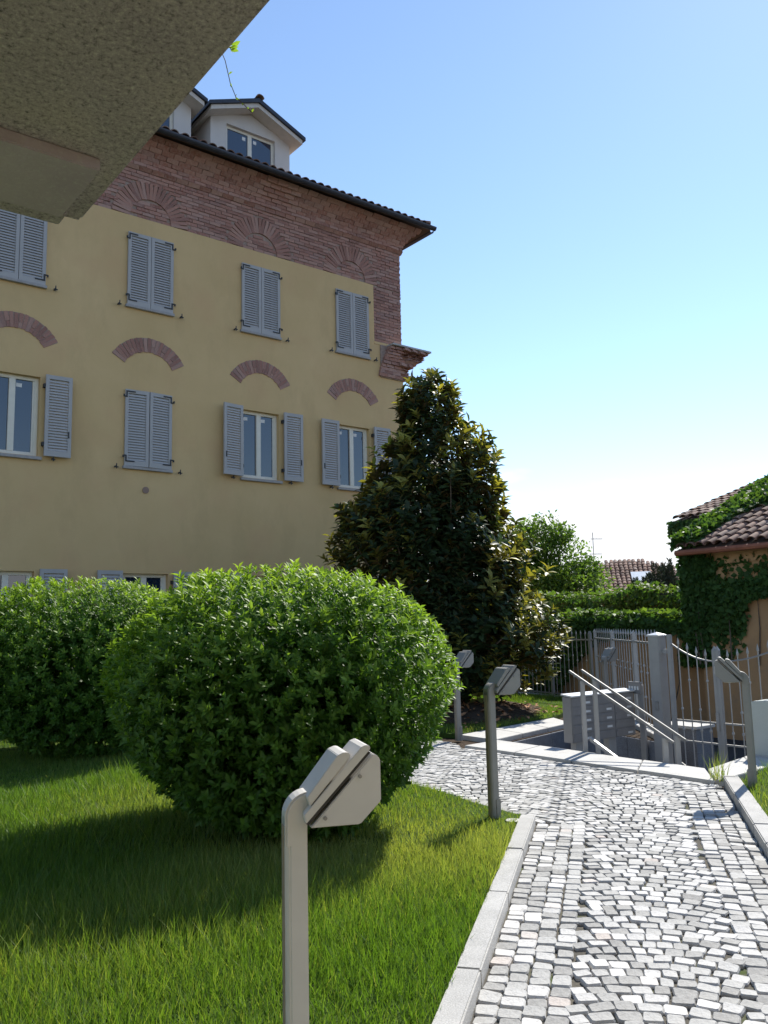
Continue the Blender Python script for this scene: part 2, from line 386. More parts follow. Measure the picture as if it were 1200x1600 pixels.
# stay off the copings and edges
def dist_seg(x, y, a, b):
    a = np.array(a); b = np.array(b); d = b-a; tt = np.clip(((x-a[0])*d[0]+(y-a[1])*d[1])/(d@d), 0, 1); return np.hypot(x-a[0]-tt*d[0], y-a[1]-tt*d[1])
for i in range(len(PATH)):
    if i == len(PATH)-1: continue
    ok &= dist_seg(ix, iy, PATH[i], PATH[i+1]) > (.05 if i not in (9,) else .16)
ok &= okL & okR & (ix > -2.6) & (iy < 13.6)
setts += [inner[i] for i in np.nonzero(ok)[0]]
# one course laid against the coping
c0, c1 = np.array(PATH[9]), np.array(PATH[10]); dd = (c1-c0)/np.linalg.norm(c1-c0); nn = np.array([-dd[1], dd[0]]); nn = nn if nn@np.array([-1, -.5]) > 0 else -nn
s_ = .05
while s_ < np.linalg.norm(c1-c0)-.1:
    ln = RNG.uniform(.09, .13); q = c0+dd*(s_+ln/2)+nn*.07; setts.append((q[0], q[1], math.atan2(dd[1], dd[0]), ln*.9, .085)); s_ += ln
gx_, gy_ = np.meshgrid(np.arange(-2.6, 3.2, .03), np.arange(-.95, 13.4, .03)); gx_, gy_ = gx_.ravel(), gy_.ravel(); k_ = in_poly(gx_, gy_, PATH)
for i in range(len(PATH)-1): k_ &= dist_seg(gx_, gy_, PATH[i], PATH[i+1]) > .04
gx_, gy_ = gx_[k_], gy_[k_]; sa = np.array([q[:2] for q in setts]); dm_ = np.full(len(gx_), 9.)
for i in range(0, len(sa), 200): dm_ = np.minimum(dm_, np.hypot(gx_[:, None]-sa[None, i:i+200, 0], gy_[:, None]-sa[None, i:i+200, 1]).min(1))
while dm_.max() > .072:                               # small filler setts where the arcs meet the border rows
    i = int(dm_.argmax()); d_ = dm_[i]; setts.append((gx_[i], gy_[i], -.25+RNG.normal(0, .2), min(.085, d_*.92), min(.085, d_*.92)))
    dm_ = np.minimum(dm_, np.hypot(gx_-gx_[i], gy_-gy_[i]))
setts = np.array(setts); order = np.argsort(setts[:, 1] + (setts[:, 1] < 3.3)*50); setts = setts[order]
print('setts', len(setts))
cv, cf = [], []
for i, (x, y, a, sx, sy) in enumerate(setts):
    h = .018 + RNG.normal(0, .003); tilt = RNG.normal(0, .035, 2)
    if i < 300:
        V = cobble_verts(0, 0, a, sx, sy, h, tilt); mb = MB(); mb.add(V, COB_F); me = mb.mesh('cobble', 'cobble')
        inst(me, 'cobble', path, T(x, y, 0))
    else:
        V = cobble_verts(x, y, a, sx, sy, h, tilt); o = len(cv)*24; cv.append(V); cf += [tuple(o+j for j in q) for q in COB_F]
mb = MB(); mb.v = [tuple(q) for q in np.concatenate(cv)]; mb.f = cf
stuff(mb.build('cobbles', 'cobble', path))
# lawns
LAWN_L = [(-14, -3.0), (-1.50, -3.0), (-1.00, -1), (1.03, 7.0), (1.09, 7.10), (.70, 7.74), (.47, 8.23), (-.38, 9.58), (-3.25, 13.2), (-4, 14.6), (-6.6, 14.0), (-14, 8.3)]
LAWN_F = [(1.0, 12.36), (2.72, 14.28), (4.02, 16.98), (1.2, 22.5), (-.3, 18.9), (-2.2, 14.6)]
LAWN_R = [(.74, -1), (2.64, 5.87), (3.30, 8.30), (4.35, 9.45), (6.3, 8.0), (13.5, .9), (13.5, -8), (.74, -8)]
for poly, lab in ((LAWN_L, 'green lawn around the clipped round bushes'), (LAWN_F, 'small lawn under the magnolia between coping and fence'), (LAWN_R, 'lawn strip beside the gate end of the cobbled path')):
    lw = MB(); lw.slab(poly, -.015, .05); tag(lw.build('lawn', 'lawn'), lab, 'lawn', kind='structure')
# kerbs
def kerb(name, label, a, b, w, z1, lens):
    a, b = Vector((*a, 0)), Vector((*b, 0)); d = (b-a).normalized(); n = Vector((-d.y, d.x, 0)); tot = (b-a).length
    root = tag(thing(name, label, 'kerb', a), label, 'kerb', kind='structure'); s, i = 0., 0
    while s < tot-.02:
        L = min(lens[i % len(lens)], tot-s); i += 1
        p0 = d*(s+.004); p1 = d*(s+L-.004); jz = random.uniform(-.004, .004)
        mbx = MB(); mbx.prism([p0+Vector((0, 0, -.05)), p1+Vector((0, 0, -.05)), p1+n*w+Vector((0, 0, -.05)), p0+n*w+Vector((0, 0, -.05))], (0, 0, z1+.05+jz))
        mbx.build('kerb_stone', 'kerb granite', root, bevel=.008); s += L
kerb('kerb', 'granite kerb between the cobbled path and the round bush lawn', (-.885, -1), (1.15, 7.0), .115, .085, [1.12, .95, 1.2, 1.05, .82])
kerb('kerb', 'granite kerb along the cobbled path ending at the gate coping', (2.635, 5.87-.0), (3.335, 8.36), .14, .11, [.55, 1.2, .76])
kerb('kerb', 'granite kerb of the cobbled path continuing under the lamp lawn', (.735, -1), (2.63, 5.85), .14, .11, [1.1, .9, 1.2])
tag(MB().tube([(.965, 6.93, .045), (.965, 6.93, .062)], .062, 20).build('drain_cover', 'coping granite'), 'small pale round drain cover at the foot of the lamp post', 'drain cover')
# pit floor, walls and stair
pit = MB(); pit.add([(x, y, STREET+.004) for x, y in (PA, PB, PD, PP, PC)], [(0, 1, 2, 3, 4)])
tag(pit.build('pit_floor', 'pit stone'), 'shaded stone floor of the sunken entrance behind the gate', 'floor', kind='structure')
def wall_run(name, label, pts, th, z0, z1, mat, seglen=.75):
    root = tag(thing(name, label, 'wall', (pts[0][0], pts[0][1], 0)), label, 'wall', kind='structure'); o = Vector((pts[0][0], pts[0][1], 0))
    for (a, b) in zip(pts[:-1], pts[1:]):
        a, b = Vector((*a, 0))-o, Vector((*b, 0))-o; d = (b-a).normalized(); n = Vector((-d.y, d.x, 0))*th; L = (b-a).length; k = max(1, round(L/seglen))
        for i in range(k):
            p0, p1 = a+d*(L*i/k+.004), a+d*(L*(i+1)/k-.004); q = MB()
            q.prism([p0+Vector((0, 0, z0)), p1+Vector((0, 0, z0)), p1+n+Vector((0, 0, z0)), p0+n+Vector((0, 0, z0))], (0, 0, z1-z0)); q.build('stone_panel', mat, root, bevel=.004)
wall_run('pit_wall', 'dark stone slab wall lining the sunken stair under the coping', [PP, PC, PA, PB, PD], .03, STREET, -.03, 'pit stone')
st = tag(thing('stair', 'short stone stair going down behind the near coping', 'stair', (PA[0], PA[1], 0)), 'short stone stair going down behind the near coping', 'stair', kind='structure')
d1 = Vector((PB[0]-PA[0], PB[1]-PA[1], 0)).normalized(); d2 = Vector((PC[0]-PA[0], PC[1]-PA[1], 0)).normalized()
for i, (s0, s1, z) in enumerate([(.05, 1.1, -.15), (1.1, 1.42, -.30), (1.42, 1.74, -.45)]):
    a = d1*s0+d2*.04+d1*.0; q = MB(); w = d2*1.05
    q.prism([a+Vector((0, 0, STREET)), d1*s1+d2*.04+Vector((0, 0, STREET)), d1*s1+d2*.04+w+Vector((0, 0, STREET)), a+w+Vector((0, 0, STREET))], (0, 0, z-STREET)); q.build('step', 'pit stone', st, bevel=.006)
# copings
def coping(label, quad_from, quad_to, wa, wb, k, z1=.045):
    a0, a1 = Vector((*quad_from[0], 0)), Vector((*quad_from[1], 0)); b0, b1 = Vector((*quad_to[0], 0)), Vector((*quad_to[1], 0))
    root = tag(thing('coping', label, 'coping', a0), label, 'coping', kind='structure')
    for i in range(k):
        g0, g1 = i/k+.002, (i+1)/k-.002
        q = [a0.lerp(a1, g0), a0.lerp(a1, g1), b0.lerp(b1, g1), b0.lerp(b1, g0)]
        mbx = MB(); mbx.prism([v-a0+Vector((0, 0, -.035)) for v in q], (0, 0, .035+z1+random.uniform(-.002, .002))); mbx.build('coping_stone', 'coping granite', root, bevel=.006)
coping('pale granite coping between the cobbles and the sunken stair', [(.97, 11.27), (3.14, 8.44)], [(1.46, 11.72), (3.31, 9.15)], 0, 0, 4)
coping('pale granite coping along the magnolia lawn edge of the stair', [(1.43, 11.74), (2.84, 13.50)], [(1.0, 12.0+.34), (2.72, 14.26)], 0, 0, 3)
coping('wide pale granite coping beside the lamp and gate', [(3.32, 9.10), (4.66, 10.52)], [(3.17, 8.46), (4.40, 9.50)], 0, 0, 2, .05)

# ------------------------------------------------------------------ yellow house
A_H = R(90-51.760)
house = thing('yellow_house', 'tall yellow plastered house with exposed brick cornice, grey shutters and dormers', 'house', (.6058, 22.4, -.192), A_H); house.scale = (1.12, 1.12, 1.12)
WX = [-8.95, -6.47, -3.97, -1.52]
XL = -17.0
HW, ZT, ZM, ZG = .47, (7.91, 9.41), (4.72, 6.22), (1.22, 2.72)     # half width, rows
holes = [(x-HW+.02, x+HW-.02, z0+.02, z1-.03) for x in WX for z0, z1 in (ZT, ZM, ZG)]
def wall_grid(mb, x0, x1, z0, z1, holes, y, depth, skip=None):
    xs = sorted({x0, x1, *[h for q in holes for h in q[:2]], *([skip[0]] if skip else [])}); zs = sorted({z0, z1, *[h for q in holes for h in q[2:]], *([skip[1]] if skip else [])})
    for i in range(len(xs)-1):
        for j in range(len(zs)-1):
            cx, cz = (xs[i]+xs[i+1])/2, (zs[j]+zs[j+1])/2
            if any(h[0] < cx < h[1] and h[2] < cz < h[3] for h in holes): continue
            if skip and cx > skip[0] and cz > skip[1]: continue
            mb.add([(xs[i], y, zs[j]), (xs[i+1], y, zs[j]), (xs[i+1], y, zs[j+1]), (xs[i], y, zs[j+1])], [(0, 1, 2, 3)])
    for a, b, c, d in holes:
        mb.add([(a, y, c), (b, y, c), (b, y, d), (a, y, d), (a, y+depth, c), (b, y+depth, c), (b, y+depth, d), (a, y+depth, d)], [(0, 1, 5, 4), (1, 2, 6, 5), (2, 3, 7, 6), (3, 0, 4, 7)])
w = MB(); wall_grid(w, XL, 0, -.3, 9.77, holes, 0, .35, skip=(-.86, 8.365))
w.add([(XL, 0, 9.77), (-.86, 0, 9.77), (-.86, .04, 9.77), (XL, .04, 9.77)], [(0, 1, 2, 3)])
w.add([(-.86, 0, 8.365), (-.86, 0, 9.77), (-.86, .04, 9.77), (-.86, .04, 8.365)], [(0, 1, 2, 3)])
w.add([(-.86, 0, 8.365), (0, 0, 8.365), (0, .04, 8.365), (-.86, .04, 8.365)], [(0, 1, 2, 3)])
me = bpy.data.meshes.new('wall'); me.from_pydata(w.v, [], w.f); me.materials.append(M['plaster']); inst(me, 'wall', house)
# side and back body, inset behind the front skin
b = MB(); b.add([(0, 0, -.3), (0, 11, -.3), (0, 11, 8.365), (0, 0, 8.365)], [(0, 1, 2, 3)]).add([(XL, 0, -.3), (XL, 11, -.3), (XL, 11, 11.3), (XL, 0, 11.3)], [(0, 1, 2, 3)]).add([(XL, 11, -.3), (0, 11, -.3), (0, 11, 11.3), (XL, 11, 11.3)], [(0, 1, 2, 3)])
me = bpy.data.meshes.new('side_wall'); me.from_pydata(b.v, [], b.f); me.materials.append(M['plaster']); inst(me, 'side_wall', house)
MB().box(XL+.02, -.02, .36, 10.9, 0, 11.2).build('dark_interior', 'lamp gasket', house)  # near-black block stands in for the darkness of the rooms
# brick band and cornice
mort = MB(); mort.box(XL, -.012, .030, .34, 9.70, 11.25).box(-.90, -.012, .030, .34, 8.34, 9.72).box(-.34, -.012, .34, 11, 8.366, 11.25)
cpts = [(.0, 10.77)]+[(-o_+.034, 10.765+.0765*(i_+.5)) for i_, o_ in enumerate([.03, .055, .06, .09, .14, .205, .28, .365])]+[(-.37, 11.38), (.32, 11.38), (.32, 10.77)]
mort.prism([(XL, y_, z_) for y_, z_ in cpts], (-XL-.02, 0, 0))
band_o = mort.build('brick_band', 'mortar', house)
CH, BL = .0765, .262
vari = []
for k in range(5):
    q = MB(); j = lambda: random.uniform(-.006, .006)
    x0, x1, y0, y1, z0, z1 = -.5, .5, 0, 1, -.5, .5
    V = [(x0, y0, z0), (x1, y0, z0), (x1, y1, z0), (x0, y1, z0), (x0, y0, z1), (x1, y0, z1), (x1, y1, z1), (x0, y1, z1)]
    V = [(a+random.uniform(-.02, .02), b_+random.uniform(-.12, .12), c_+random.uniform(-.07, .07)) for a, b_, c_ in V]
    q.add(V, [(0, 3, 2, 1), (4, 5, 6, 7), (0, 1, 5, 4), (1, 2, 6, 5), (2, 3, 7, 6), (3, 0, 4, 7)])
    vari.append((q.mesh('brick', 'brick'), q))
bricks = []      # (matrix, priority)
ARCS = [(x, 9.78) for x in WX]
def put_brick(cx, y, cz, L, Hh, D=.06, rot=0., pr=0., shear=0.):
    m = T(cx, y, cz) @ Matrix.Rotation(rot, 4, 'Y') @ Matrix.Diagonal((L, D, Hh, 1)); m[1][2] += shear; bricks.append((m, pr))
def course(z, x0, x1, y, D, off):
    x = x0 - off
    while x < x1-.02:
        a, b_ = max(x, x0), min(x+BL, x1)
        if b_-a > .04: yield (a+b_)/2, b_-a
        x += BL
for i in range(13):                                  # flat band
    z = 9.77+CH*(i+.5)
    for cx, L in course(z, -12.5, -.002, 0, .06, (i % 2)*BL/2 + random.uniform(0, .05)):
        if any(.40 < math.hypot(cx-ax, (z-az)) < .80 for ax, az in ARCS): continue
        put_brick(cx, random.uniform(.004, .020), z, L-.014, CH-.014, rot=random.gauss(0, .006), pr=abs(cx+3.6))
for i in range(18):                                  # corner strip below it
    z = 8.37+CH*(i+.5)
    for cx, L in course(z, -.875 if z < 9.75 else -.86, -.002, 0, .06, (i % 2)*BL/2+.03): put_brick(cx, random.uniform(.004, .020), z, L-.014, CH-.014, rot=random.gauss(0, .006), pr=0)
for ax, az in ARCS:                                  # relieving arches
    n = 25
    for k in range(n):
        a = math.pi*(k+.5)/n
        for r0, r1, yy in ((.42, .80, .0),):
            rr = (r0+r1)/2; put_brick(ax+rr*math.cos(a), random.uniform(-.006, .012), az+rr*math.sin(a), r1-r0-.02, .062, rot=-a, pr=abs(ax+3.6)*.4)
prof = [.06, .05, .07, .11, .17, .24, .32, .41]       # cornice courses, projection per course
CZ0 = 10.765
for i, o in enumerate(prof):
    z = CZ0+CH*(i+.5)
    for cx, L in course(z, -12.5, o, 0, .06, (i % 2)*BL/2): put_brick(cx, -o+(o-(prof[i-1] if i else .0))*.5+random.uniform(-.006, .006), z, L-.012, CH-.010, D=.07, pr=abs(cx+3.6)+1.2, shear=-(o-(prof[i-1] if i else .0)))
ocs = MB()
for i, o in enumerate(prof):                         # return of the cornice on the end wall, and its brickwork
    z = CZ0+CH*(i+.5); y = .0
    while y < 10.8:
        L = min(BL, 10.9-y); q = T(0, y+L/2+.02, z) @ Matrix.Diagonal((o*2, L-.012, CH-.01, 1)); ocs.box(-.5, .5, -.5, .5, -.5, .5, q); y += BL
for i in range(31):
    z = 8.37+CH*(i+.5); y = (i % 2)*BL/2
    while y < 10.8: ocs.box(-.05, random.uniform(-.006, .004), y+.01, y+BL-.006, z-CH/2+.006, z+CH/2-.006); y += BL
bricks.sort(key=lambda q: q[1])
js = ocs
for i, (mm, pr) in enumerate(bricks):
    me, q = vari[i % 5]
    if i < 300: inst(me, 'brick', band_o, mm)
    else: js.add([mm @ Vector(v) for v in q.v], q.f)
stuff(js.build('bricks', 'brick', band_o))
# arches over the middle windows
for ai, ax in enumerate(WX):
    cz, ro, ri, half = 6.47, .845, .565, R(60.5); n = 19
    pl = MB(); pts = [(ax+r*math.sin(t_), 0.012, cz+r*math.cos(t_)) for r, rng in ((ro, np.linspace(-half, half, 24)), (ri, np.linspace(half, -half, 24))) for t_ in rng]
    pl.prism([(x, -.004, z) for x, y, z in pts], (0, .03, 0)); ar = pl.build('brick_arch', 'mortar', house)
    for k in range(n):
        t_ = -half+(k+.5)*2*half/n; rr = (ro+ri)/2
        if k % 3 == 1:
            for r0, r1 in ((ri, ri+.10), (ri+.11, ro)):
                r2 = (r0+r1)/2; inst(vari[(k+ai) % 5][0], 'brick', ar, T(ax+r2*math.sin(t_), -.012+random.uniform(-.003, .004), cz+r2*math.cos(t_)) @ Matrix.Rotation(t_, 4, 'Y') @ Matrix.Diagonal((2*half*r2/n-.012, .05, r1-r0-.008, 1)))
        else: inst(vari[(k+ai) % 5][0], 'brick', ar, T(ax+rr*math.sin(t_), -.012+random.uniform(-.003, .004), cz+rr*math.cos(t_)) @ Matrix.Rotation(t_, 4, 'Y') @ Matrix.Diagonal((2*half*rr/n-.012, .05, ro-ri-.008, 1)))
# corbel stub at the corner
cb_prof = [(.05, 7.52), (.07, 7.60), (.08, 7.68), (.12, 7.76), (.20, 7.84), (.30, 7.92), (.40, 8.0), (.50, 8.07), (.56, 8.14), (.60, 8.21), (.62, 8.28)]
cmt = MB(); cmt.box(-.70, .0, -.03, .4, 7.50, 8.30); cbo = cmt.build('corbel', 'mortar', house)
for i in range(len(cb_prof)-1):
    o, z0 = cb_prof[i]; z1 = cb_prof[i+1][1]
    xl = -.76+.30*((z0-7.52)/.8)**1.3; oo = .06+(o-.05)*.22
    x = xl-(i % 2)*.1
    while x < o+.04-.02:
        a, b_ = max(x, xl), min(x+.24, o+.04)
        if b_-a > .03: inst(vari[i % 5][0], 'brick', cbo, T((a+b_)/2, -oo, (z0+z1)/2) @ Matrix.Diagonal((b_-a-.010, oo+(.9 if b_ > .01 else .05), z1-z0-.008, 1)))
        x += .24
MB().box(-.50, .72, -.26, .9, 8.285, 8.325).build('corbel_slab', 'kerb granite', cbo)
MB().box(-.86, .0, -.01, .3, 8.30, 8.365).build('corbel_bed', 'plaster', cbo)
# roof: hip roof with eaves, gutter, tiles
EZ, OV, SL = 11.46, .50, math.tan(R(24))
rf = MB(); ex0, ex1, ey0, ey1 = XL-OV, OV+.12, -OV, 11+OV; ry = (ey0+ey1)/2; rz = EZ+(ry-ey0)*SL
V = [(ex0, ey0, EZ), (ex1, ey0, EZ), (ex1, ey1, EZ), (ex0, ey1, EZ), (ex0+6, ry, rz), (ex1-6, ry, rz)]
V2 = [(x, y, z-.07) for x, y, z in V]
rf.add(V+V2, [(0, 1, 5, 4), (1, 2, 5), (2, 3, 4, 5), (3, 0, 4), (0, 6, 7, 1), (1, 7, 8, 2), (2, 8, 9, 3), (3, 9, 6, 0), (6, 10, 11, 7), (7, 11, 8), (8, 11, 10, 9), (9, 10, 6)])
roof = rf.build('roof', 'tile bed', house)
def gut(a, b):
    a, b = Vector(a), Vector(b); d = (b-a).normalized(); o = Vector((d.y, -d.x, 0)); q = []
    for k in range(9):
        t_ = math.pi*k/8; q.append(a+o*(.07-.07*math.cos(t_))+Vector((0, 0, -.085*math.sin(t_)-.01)))
    q2 = [a+o*(.07-.058*math.cos(math.pi*k/8))+Vector((0, 0, -.07*math.sin(math.pi*k/8)-.008)) for k in range(8, -1, -1)]
    return MB().prism(q+q2, b-a)
gut((ex0, ey0-.015, EZ-.02), (ex1+.06, ey0-.015, EZ-.02)).build('gutter', 'gutter', house)
gut((ex1+.005, ey0+.05, EZ-.02), (ex1+.005, ey1, EZ-.02)).build('gutter', 'gutter', house)
tl = MB(); TL_, TR_ = .42, .098
for k in range(2):
    ys = (0, TL_)
vs = []
for y, r, lift in ((0, TR_, .02), (TL_, TR_*.82, 0)):
    for k in range(8): t_ = math.pi*k/7; vs.append((-r*math.cos(t_), y, r*.8*math.sin(t_)+lift))
for y, r, lift in ((0, TR_-.016, .02), (TL_, TR_*.82-.014, 0)):
    for k in range(8): t_ = math.pi*k/7; vs.append((-r*math.cos(t_), y, r*.8*math.sin(t_)+lift-.004))
tl.add(vs, [(k, k+1, 9+k, 8+k) for k in range(7)] + [(16+k, 24+k, 25+k, 17+k) for k in range(7)] + [(k, 16+k, 17+k, k+1) for k in range(7)] + [(0, 8, 24, 16), (7, 23, 31, 15)])
tile_me = tl.mesh('tile', 'tile', smooth=True)
if hasattr(tile_me, 'set_sharp_from_angle'): tile_me.set_sharp_from_angle(angle=R(40))
rs = Matrix.Rotation(math.atan(SL), 4, 'X')
xx = -9.9
while xx < ex1:
    for r_ in range(3):
        s = r_*.34-.05
        if xx > ex1-.1-(s*.7): continue
        inst(tile_me, 'tile', roof, T(xx+random.gauss(0, .008), ey0+s*math.cos(math.atan(SL)), EZ+.012+s*math.sin(math.atan(SL))) @ rs @ Matrix.Rotation(random.gauss(0, .03), 4, 'Z'))
    xx += .205
for k in range(6):       # hip tiles at the corner
    f_ = k*.36; d_ = Vector((-1, ry-ey0 > 0 and (ry-ey0)/6 or 1, (rz-EZ)/6)).normalized()
    inst(tile_me, 'tile', roof, T(ex1-.02, ey0+.02, EZ+.05) @ T(*(d_*f_)) @ d_.to_track_quat('Y', 'Z').to_matrix().to_4x4() @ Matrix.Diagonal((1.15, 1, 1.15, 1)))
# windows, shutters
leaf_w, leaf_h = .465, 1.49
def shutter_frame():
    q = MB(); w_, h_, t_ = leaf_w, leaf_h, .04; st_ = .062
    q.box(0, st_, -t_, 0, 0, h_).box(w_-st_, w_, -t_, 0, 0, h_).box(st_-.001, w_-st_+.001, -t_+.001, -.001, 0.001, .10).box(st_-.001, w_-st_+.001, -t_+.001, -.001, h_-.075, h_-.001)
    return q.mesh('shutter', 'shutter grey')
SHM = shutter_frame()
q = MB(); sw = leaf_w-.124
q.prism([(0, -.037, -.001), (0, -.031, -.003), (0, -.004, .047), (0, -.010, .051)], (sw, 0, 0)); SLAT = q.mesh('slat', 'shutter slat')
q = MB(); q.prism([(0, -.034, .001), (0, -.030, -.0035), (0, -.008, .040), (0, -.012, .0445)], (sw, 0, 0)); SLAT_IN = q.mesh('slat', 'shutter slat')
q = MB(); q.box(.012, .19, -.008, 0, 0, .026).box(.012, .038, -.0079, 0, .026, .13).box(-.03, .012, -.014, .0, .105, .129).box(-.042, -.020, -.03, .0, .08, .12); HINGE = q.mesh('hinge', 'black iron')
q = MB(); q.box(-.010, .010, -.10, 0, -.015, .012).box(-.035, .035, -.105, -.085, -.028, -.010).box(-.008, .008, -.105, -.09, -.05, .05); DOG = q.mesh('shutter_hook', 'black iron')
q = MB(); q.box(-.012, .012, -.05, -.038, -.06, .06); LATCH = q.mesh('latch', 'black iron')
def shutter(x_hinge, z0, mirror, opened, ang=0.):
    # local x runs from the hinge along the leaf
    sx = -1 if mirror else 1
    y_ = -.012 if not opened else -.075
    o = inst(SHM, 'shutter', house, T(x_hinge, y_, z0) @ Matrix.Rotation(ang, 4, 'Z') @ Matrix.Diagonal((sx, 1, 1, 1)))
    n = 25; pitch = (leaf_h-.175-.012)/n
    for k in range(n): inst(SLAT if not opened else SLAT_IN, 'slat', o, T(.062, 0, .106+k*pitch))
    if not opened:
        inst(HINGE, 'hinge', o, T(0, -.0405, .075)); inst(HINGE, 'hinge', o, T(0, -.0405, leaf_h-.03) @ Matrix.Diagonal((1, 1, -1, 1)))
    else:
        inst(LATCH, 'latch', o, T(leaf_w-.05, 0, leaf_h*.28)); 
        q_ = MB; inst(HSM, 'hinge', o, T(-.012, 0, .22)); inst(HSM, 'hinge', o, T(-.012, 0, leaf_h-.2))
    return o
q = MB(); q.box(-.02, .02, -.02, .06, -.035, .035); HSM = q.mesh('hinge', 'black iron')
q = MB(); a_ = HW-.02; hh = 1.45
q.box(-a_, -a_+.07, .10, .17, 0, hh).box(a_-.07, a_, .10, .17, 0, hh).box(-a_+.069, a_-.069, .101, .169, .0, .07).box(-a_+.069, a_-.069, .101, .169, hh-.07, hh-.001).box(-.055, .055, .095, .168, .069, hh-.069)
q.box(-a_+.069, -a_+.10, .11, .165, .07, hh-.07).box(a_-.10, a_-.069, .11, .165, .07, hh-.07)
FRAME = q.mesh('window', 'window cream', bevel=.004)
q = MB(); q.box(-a_+.10, -.055, .135, .15, .06, hh-.06); PANE_L = q.mesh('pane', 'glass')
q = MB(); q.box(.055, a_-.10, .135, .15, .06, hh-.06); PANE_R = q.mesh('pane', 'glass')
q = MB(); q.box(-.05, .05, .1325, .1345, -.035, .035); STK = q.mesh('sticker', 'sticker')
q = MB(); q.box(-.50, .50, -.065, .12, -.055, .0); SILL = q.mesh('sill', 'sill stone', bevel=.006)
for xi, x in enumerate(WX):
    for row, (z0, z1) in enumerate((ZT, ZM, ZG)):
        wo_ = inst(FRAME, 'window', house, T(x, 0, z0+.025))
        for pm, sxk in ((PANE_L, -.30), (PANE_R, .12)):
            inst(pm, 'pane', wo_)
            if row == 1: inst(STK, 'sticker', wo_, T(sxk, 0, hh-.17))
        inst(SILL, 'sill', wo_, T(0, 0, -.022))
        closed = row == 0 or (row == 1 and xi == 1)
        if closed:
            aj = .07 if row == 1 else 0.
            shutter(x-HW, z0+.005, False, False, -.06 if row == 1 else 0); shutter(x+HW, z0+.005, True, False, aj)
        else:
            shutter(x-HW-.015, z0+.02, True, True, .0 if xi != 2 else .12); shutter(x+HW+.05, z0+.02, False, True, -.03)
        for s_ in (-1, 1):
            dx = (HW+.17) if closed else (HW+.22)
            inst(DOG, 'shutter_hook', house, T(x+s_*dx, 0, z0-(.03 if closed else .012)))
v_ = MB().tube([(-6.50, .01, 4.29), (-6.50, -.02, 4.29)], .065, 16).build('vent', 'vent clay', house)
# dormers
for dx in (-3.99, -6.47):
    dm = MB(); hw = 1.01; yf = .35; z0, ze, za = 11.6, 12.80, 13.18; wy0, wy1, wz0, wz1 = -.62, .62, 11.92, 12.76
    # front with opening
    wallf = MB()
    wallf.add([(dx-hw, yf, z0), (dx-hw, yf, ze), (dx-wy1, yf, ze), (dx-wy1, yf, z0)], [(0, 1, 2, 3)]).add([(dx+wy1, yf, z0), (dx+wy1, yf, ze), (dx+hw, yf, ze), (dx+hw, yf, z0)], [(0, 1, 2, 3)])
    wallf.add([(dx-wy1, yf, z0), (dx-wy1, yf, wz0), (dx+wy1, yf, wz0), (dx+wy1, yf, z0)], [(0, 1, 2, 3)]).add([(dx-wy1, yf, wz1), (dx-wy1, yf, ze), (dx+wy1, yf, ze), (dx+wy1, yf, wz1)], [(0, 1, 2, 3)])
    wallf.add([(dx-hw, yf, ze), (dx, yf, za), (dx+hw, yf, ze)], [(0, 1, 2)])
    wallf.add([(dx+s*wy1, y, z) for s in (-1, 1) for y in (yf, yf+.14) for z in (wz0, wz1)], [(0, 1, 3, 2), (4, 6, 7, 5), (1, 5, 7, 3), (0, 2, 6, 4)])
    for s in (-1, 1): wallf.add([(dx+s*hw, yf, z0), (dx+s*hw, 4.0, z0), (dx+s*hw, 4.0, ze), (dx+s*hw, yf, ze)], [(0, 1, 2, 3)])
    d_o = wallf.build('dormer', 'dormer render', house)
    fr = MB(); fr.box(dx-.62, dx-.56, yf+.08, yf+.14, wz0, wz1).box(dx+.56, dx+.62, yf+.08, yf+.14, wz0, wz1).box(dx-.56, dx+.56, yf+.081, yf+.139, wz1-.06, wz1-.001).box(dx-.56, dx+.56, yf+.081, yf+.139, wz0+.001, wz0+.06).box(dx-.05, dx+.05, yf+.075, yf+.138, wz0+.06, wz1-.06)
    fr.build('frame', 'window cream', d_o)
    for s in (-1, 1):
        MB().box(min(dx+s*.05, dx+s*.56), max(dx+s*.05, dx+s*.56), yf+.10, yf+.12, wz0+.055, wz1-.055).build('pane', 'glass', d_o)
        MB().box(dx+s*.14-.04, dx+s*.14+.04, yf+.096, yf+.099, wz1-.20, wz1-.12).build('sticker', 'sticker', d_o)
        # soffit/fascia slab and roof slab per slope
        ex, ezz, azz = 1.16, 12.72, 13.20
        fs = MB(); fs.prism([(dx, .02, azz), (dx+s*ex, .02, ezz), (dx+s*ex, .02, ezz+.10), (dx, .02, azz+.10)], (0, 4.2, 0)); fs.build('fascia', 'fascia', d_o)
        rr_ = MB(); rr_.prism([(dx, -.03, azz+.102), (dx+s*(ex+.06), -.03, ezz+.085), (dx+s*(ex+.06), -.03, ezz+.165), (dx, -.03, azz+.20)], (0, 4.3, 0)); rr_.build('dormer_roof', 'gutter', d_o)
    for k in range(6): inst(tile_me, 'tile', d_o, T(dx, -.08+k*.36, 13.37))

# ------------------------------------------------------------------ stone porch over the viewer
CN = Vector((-1.02, 2.74, 3.0))
porch = thing('stone_porch', 'rough grey stone porch slab with a bracket stone projecting from its wall', 'porch', (CN.x, CN.y, 0), A_H)
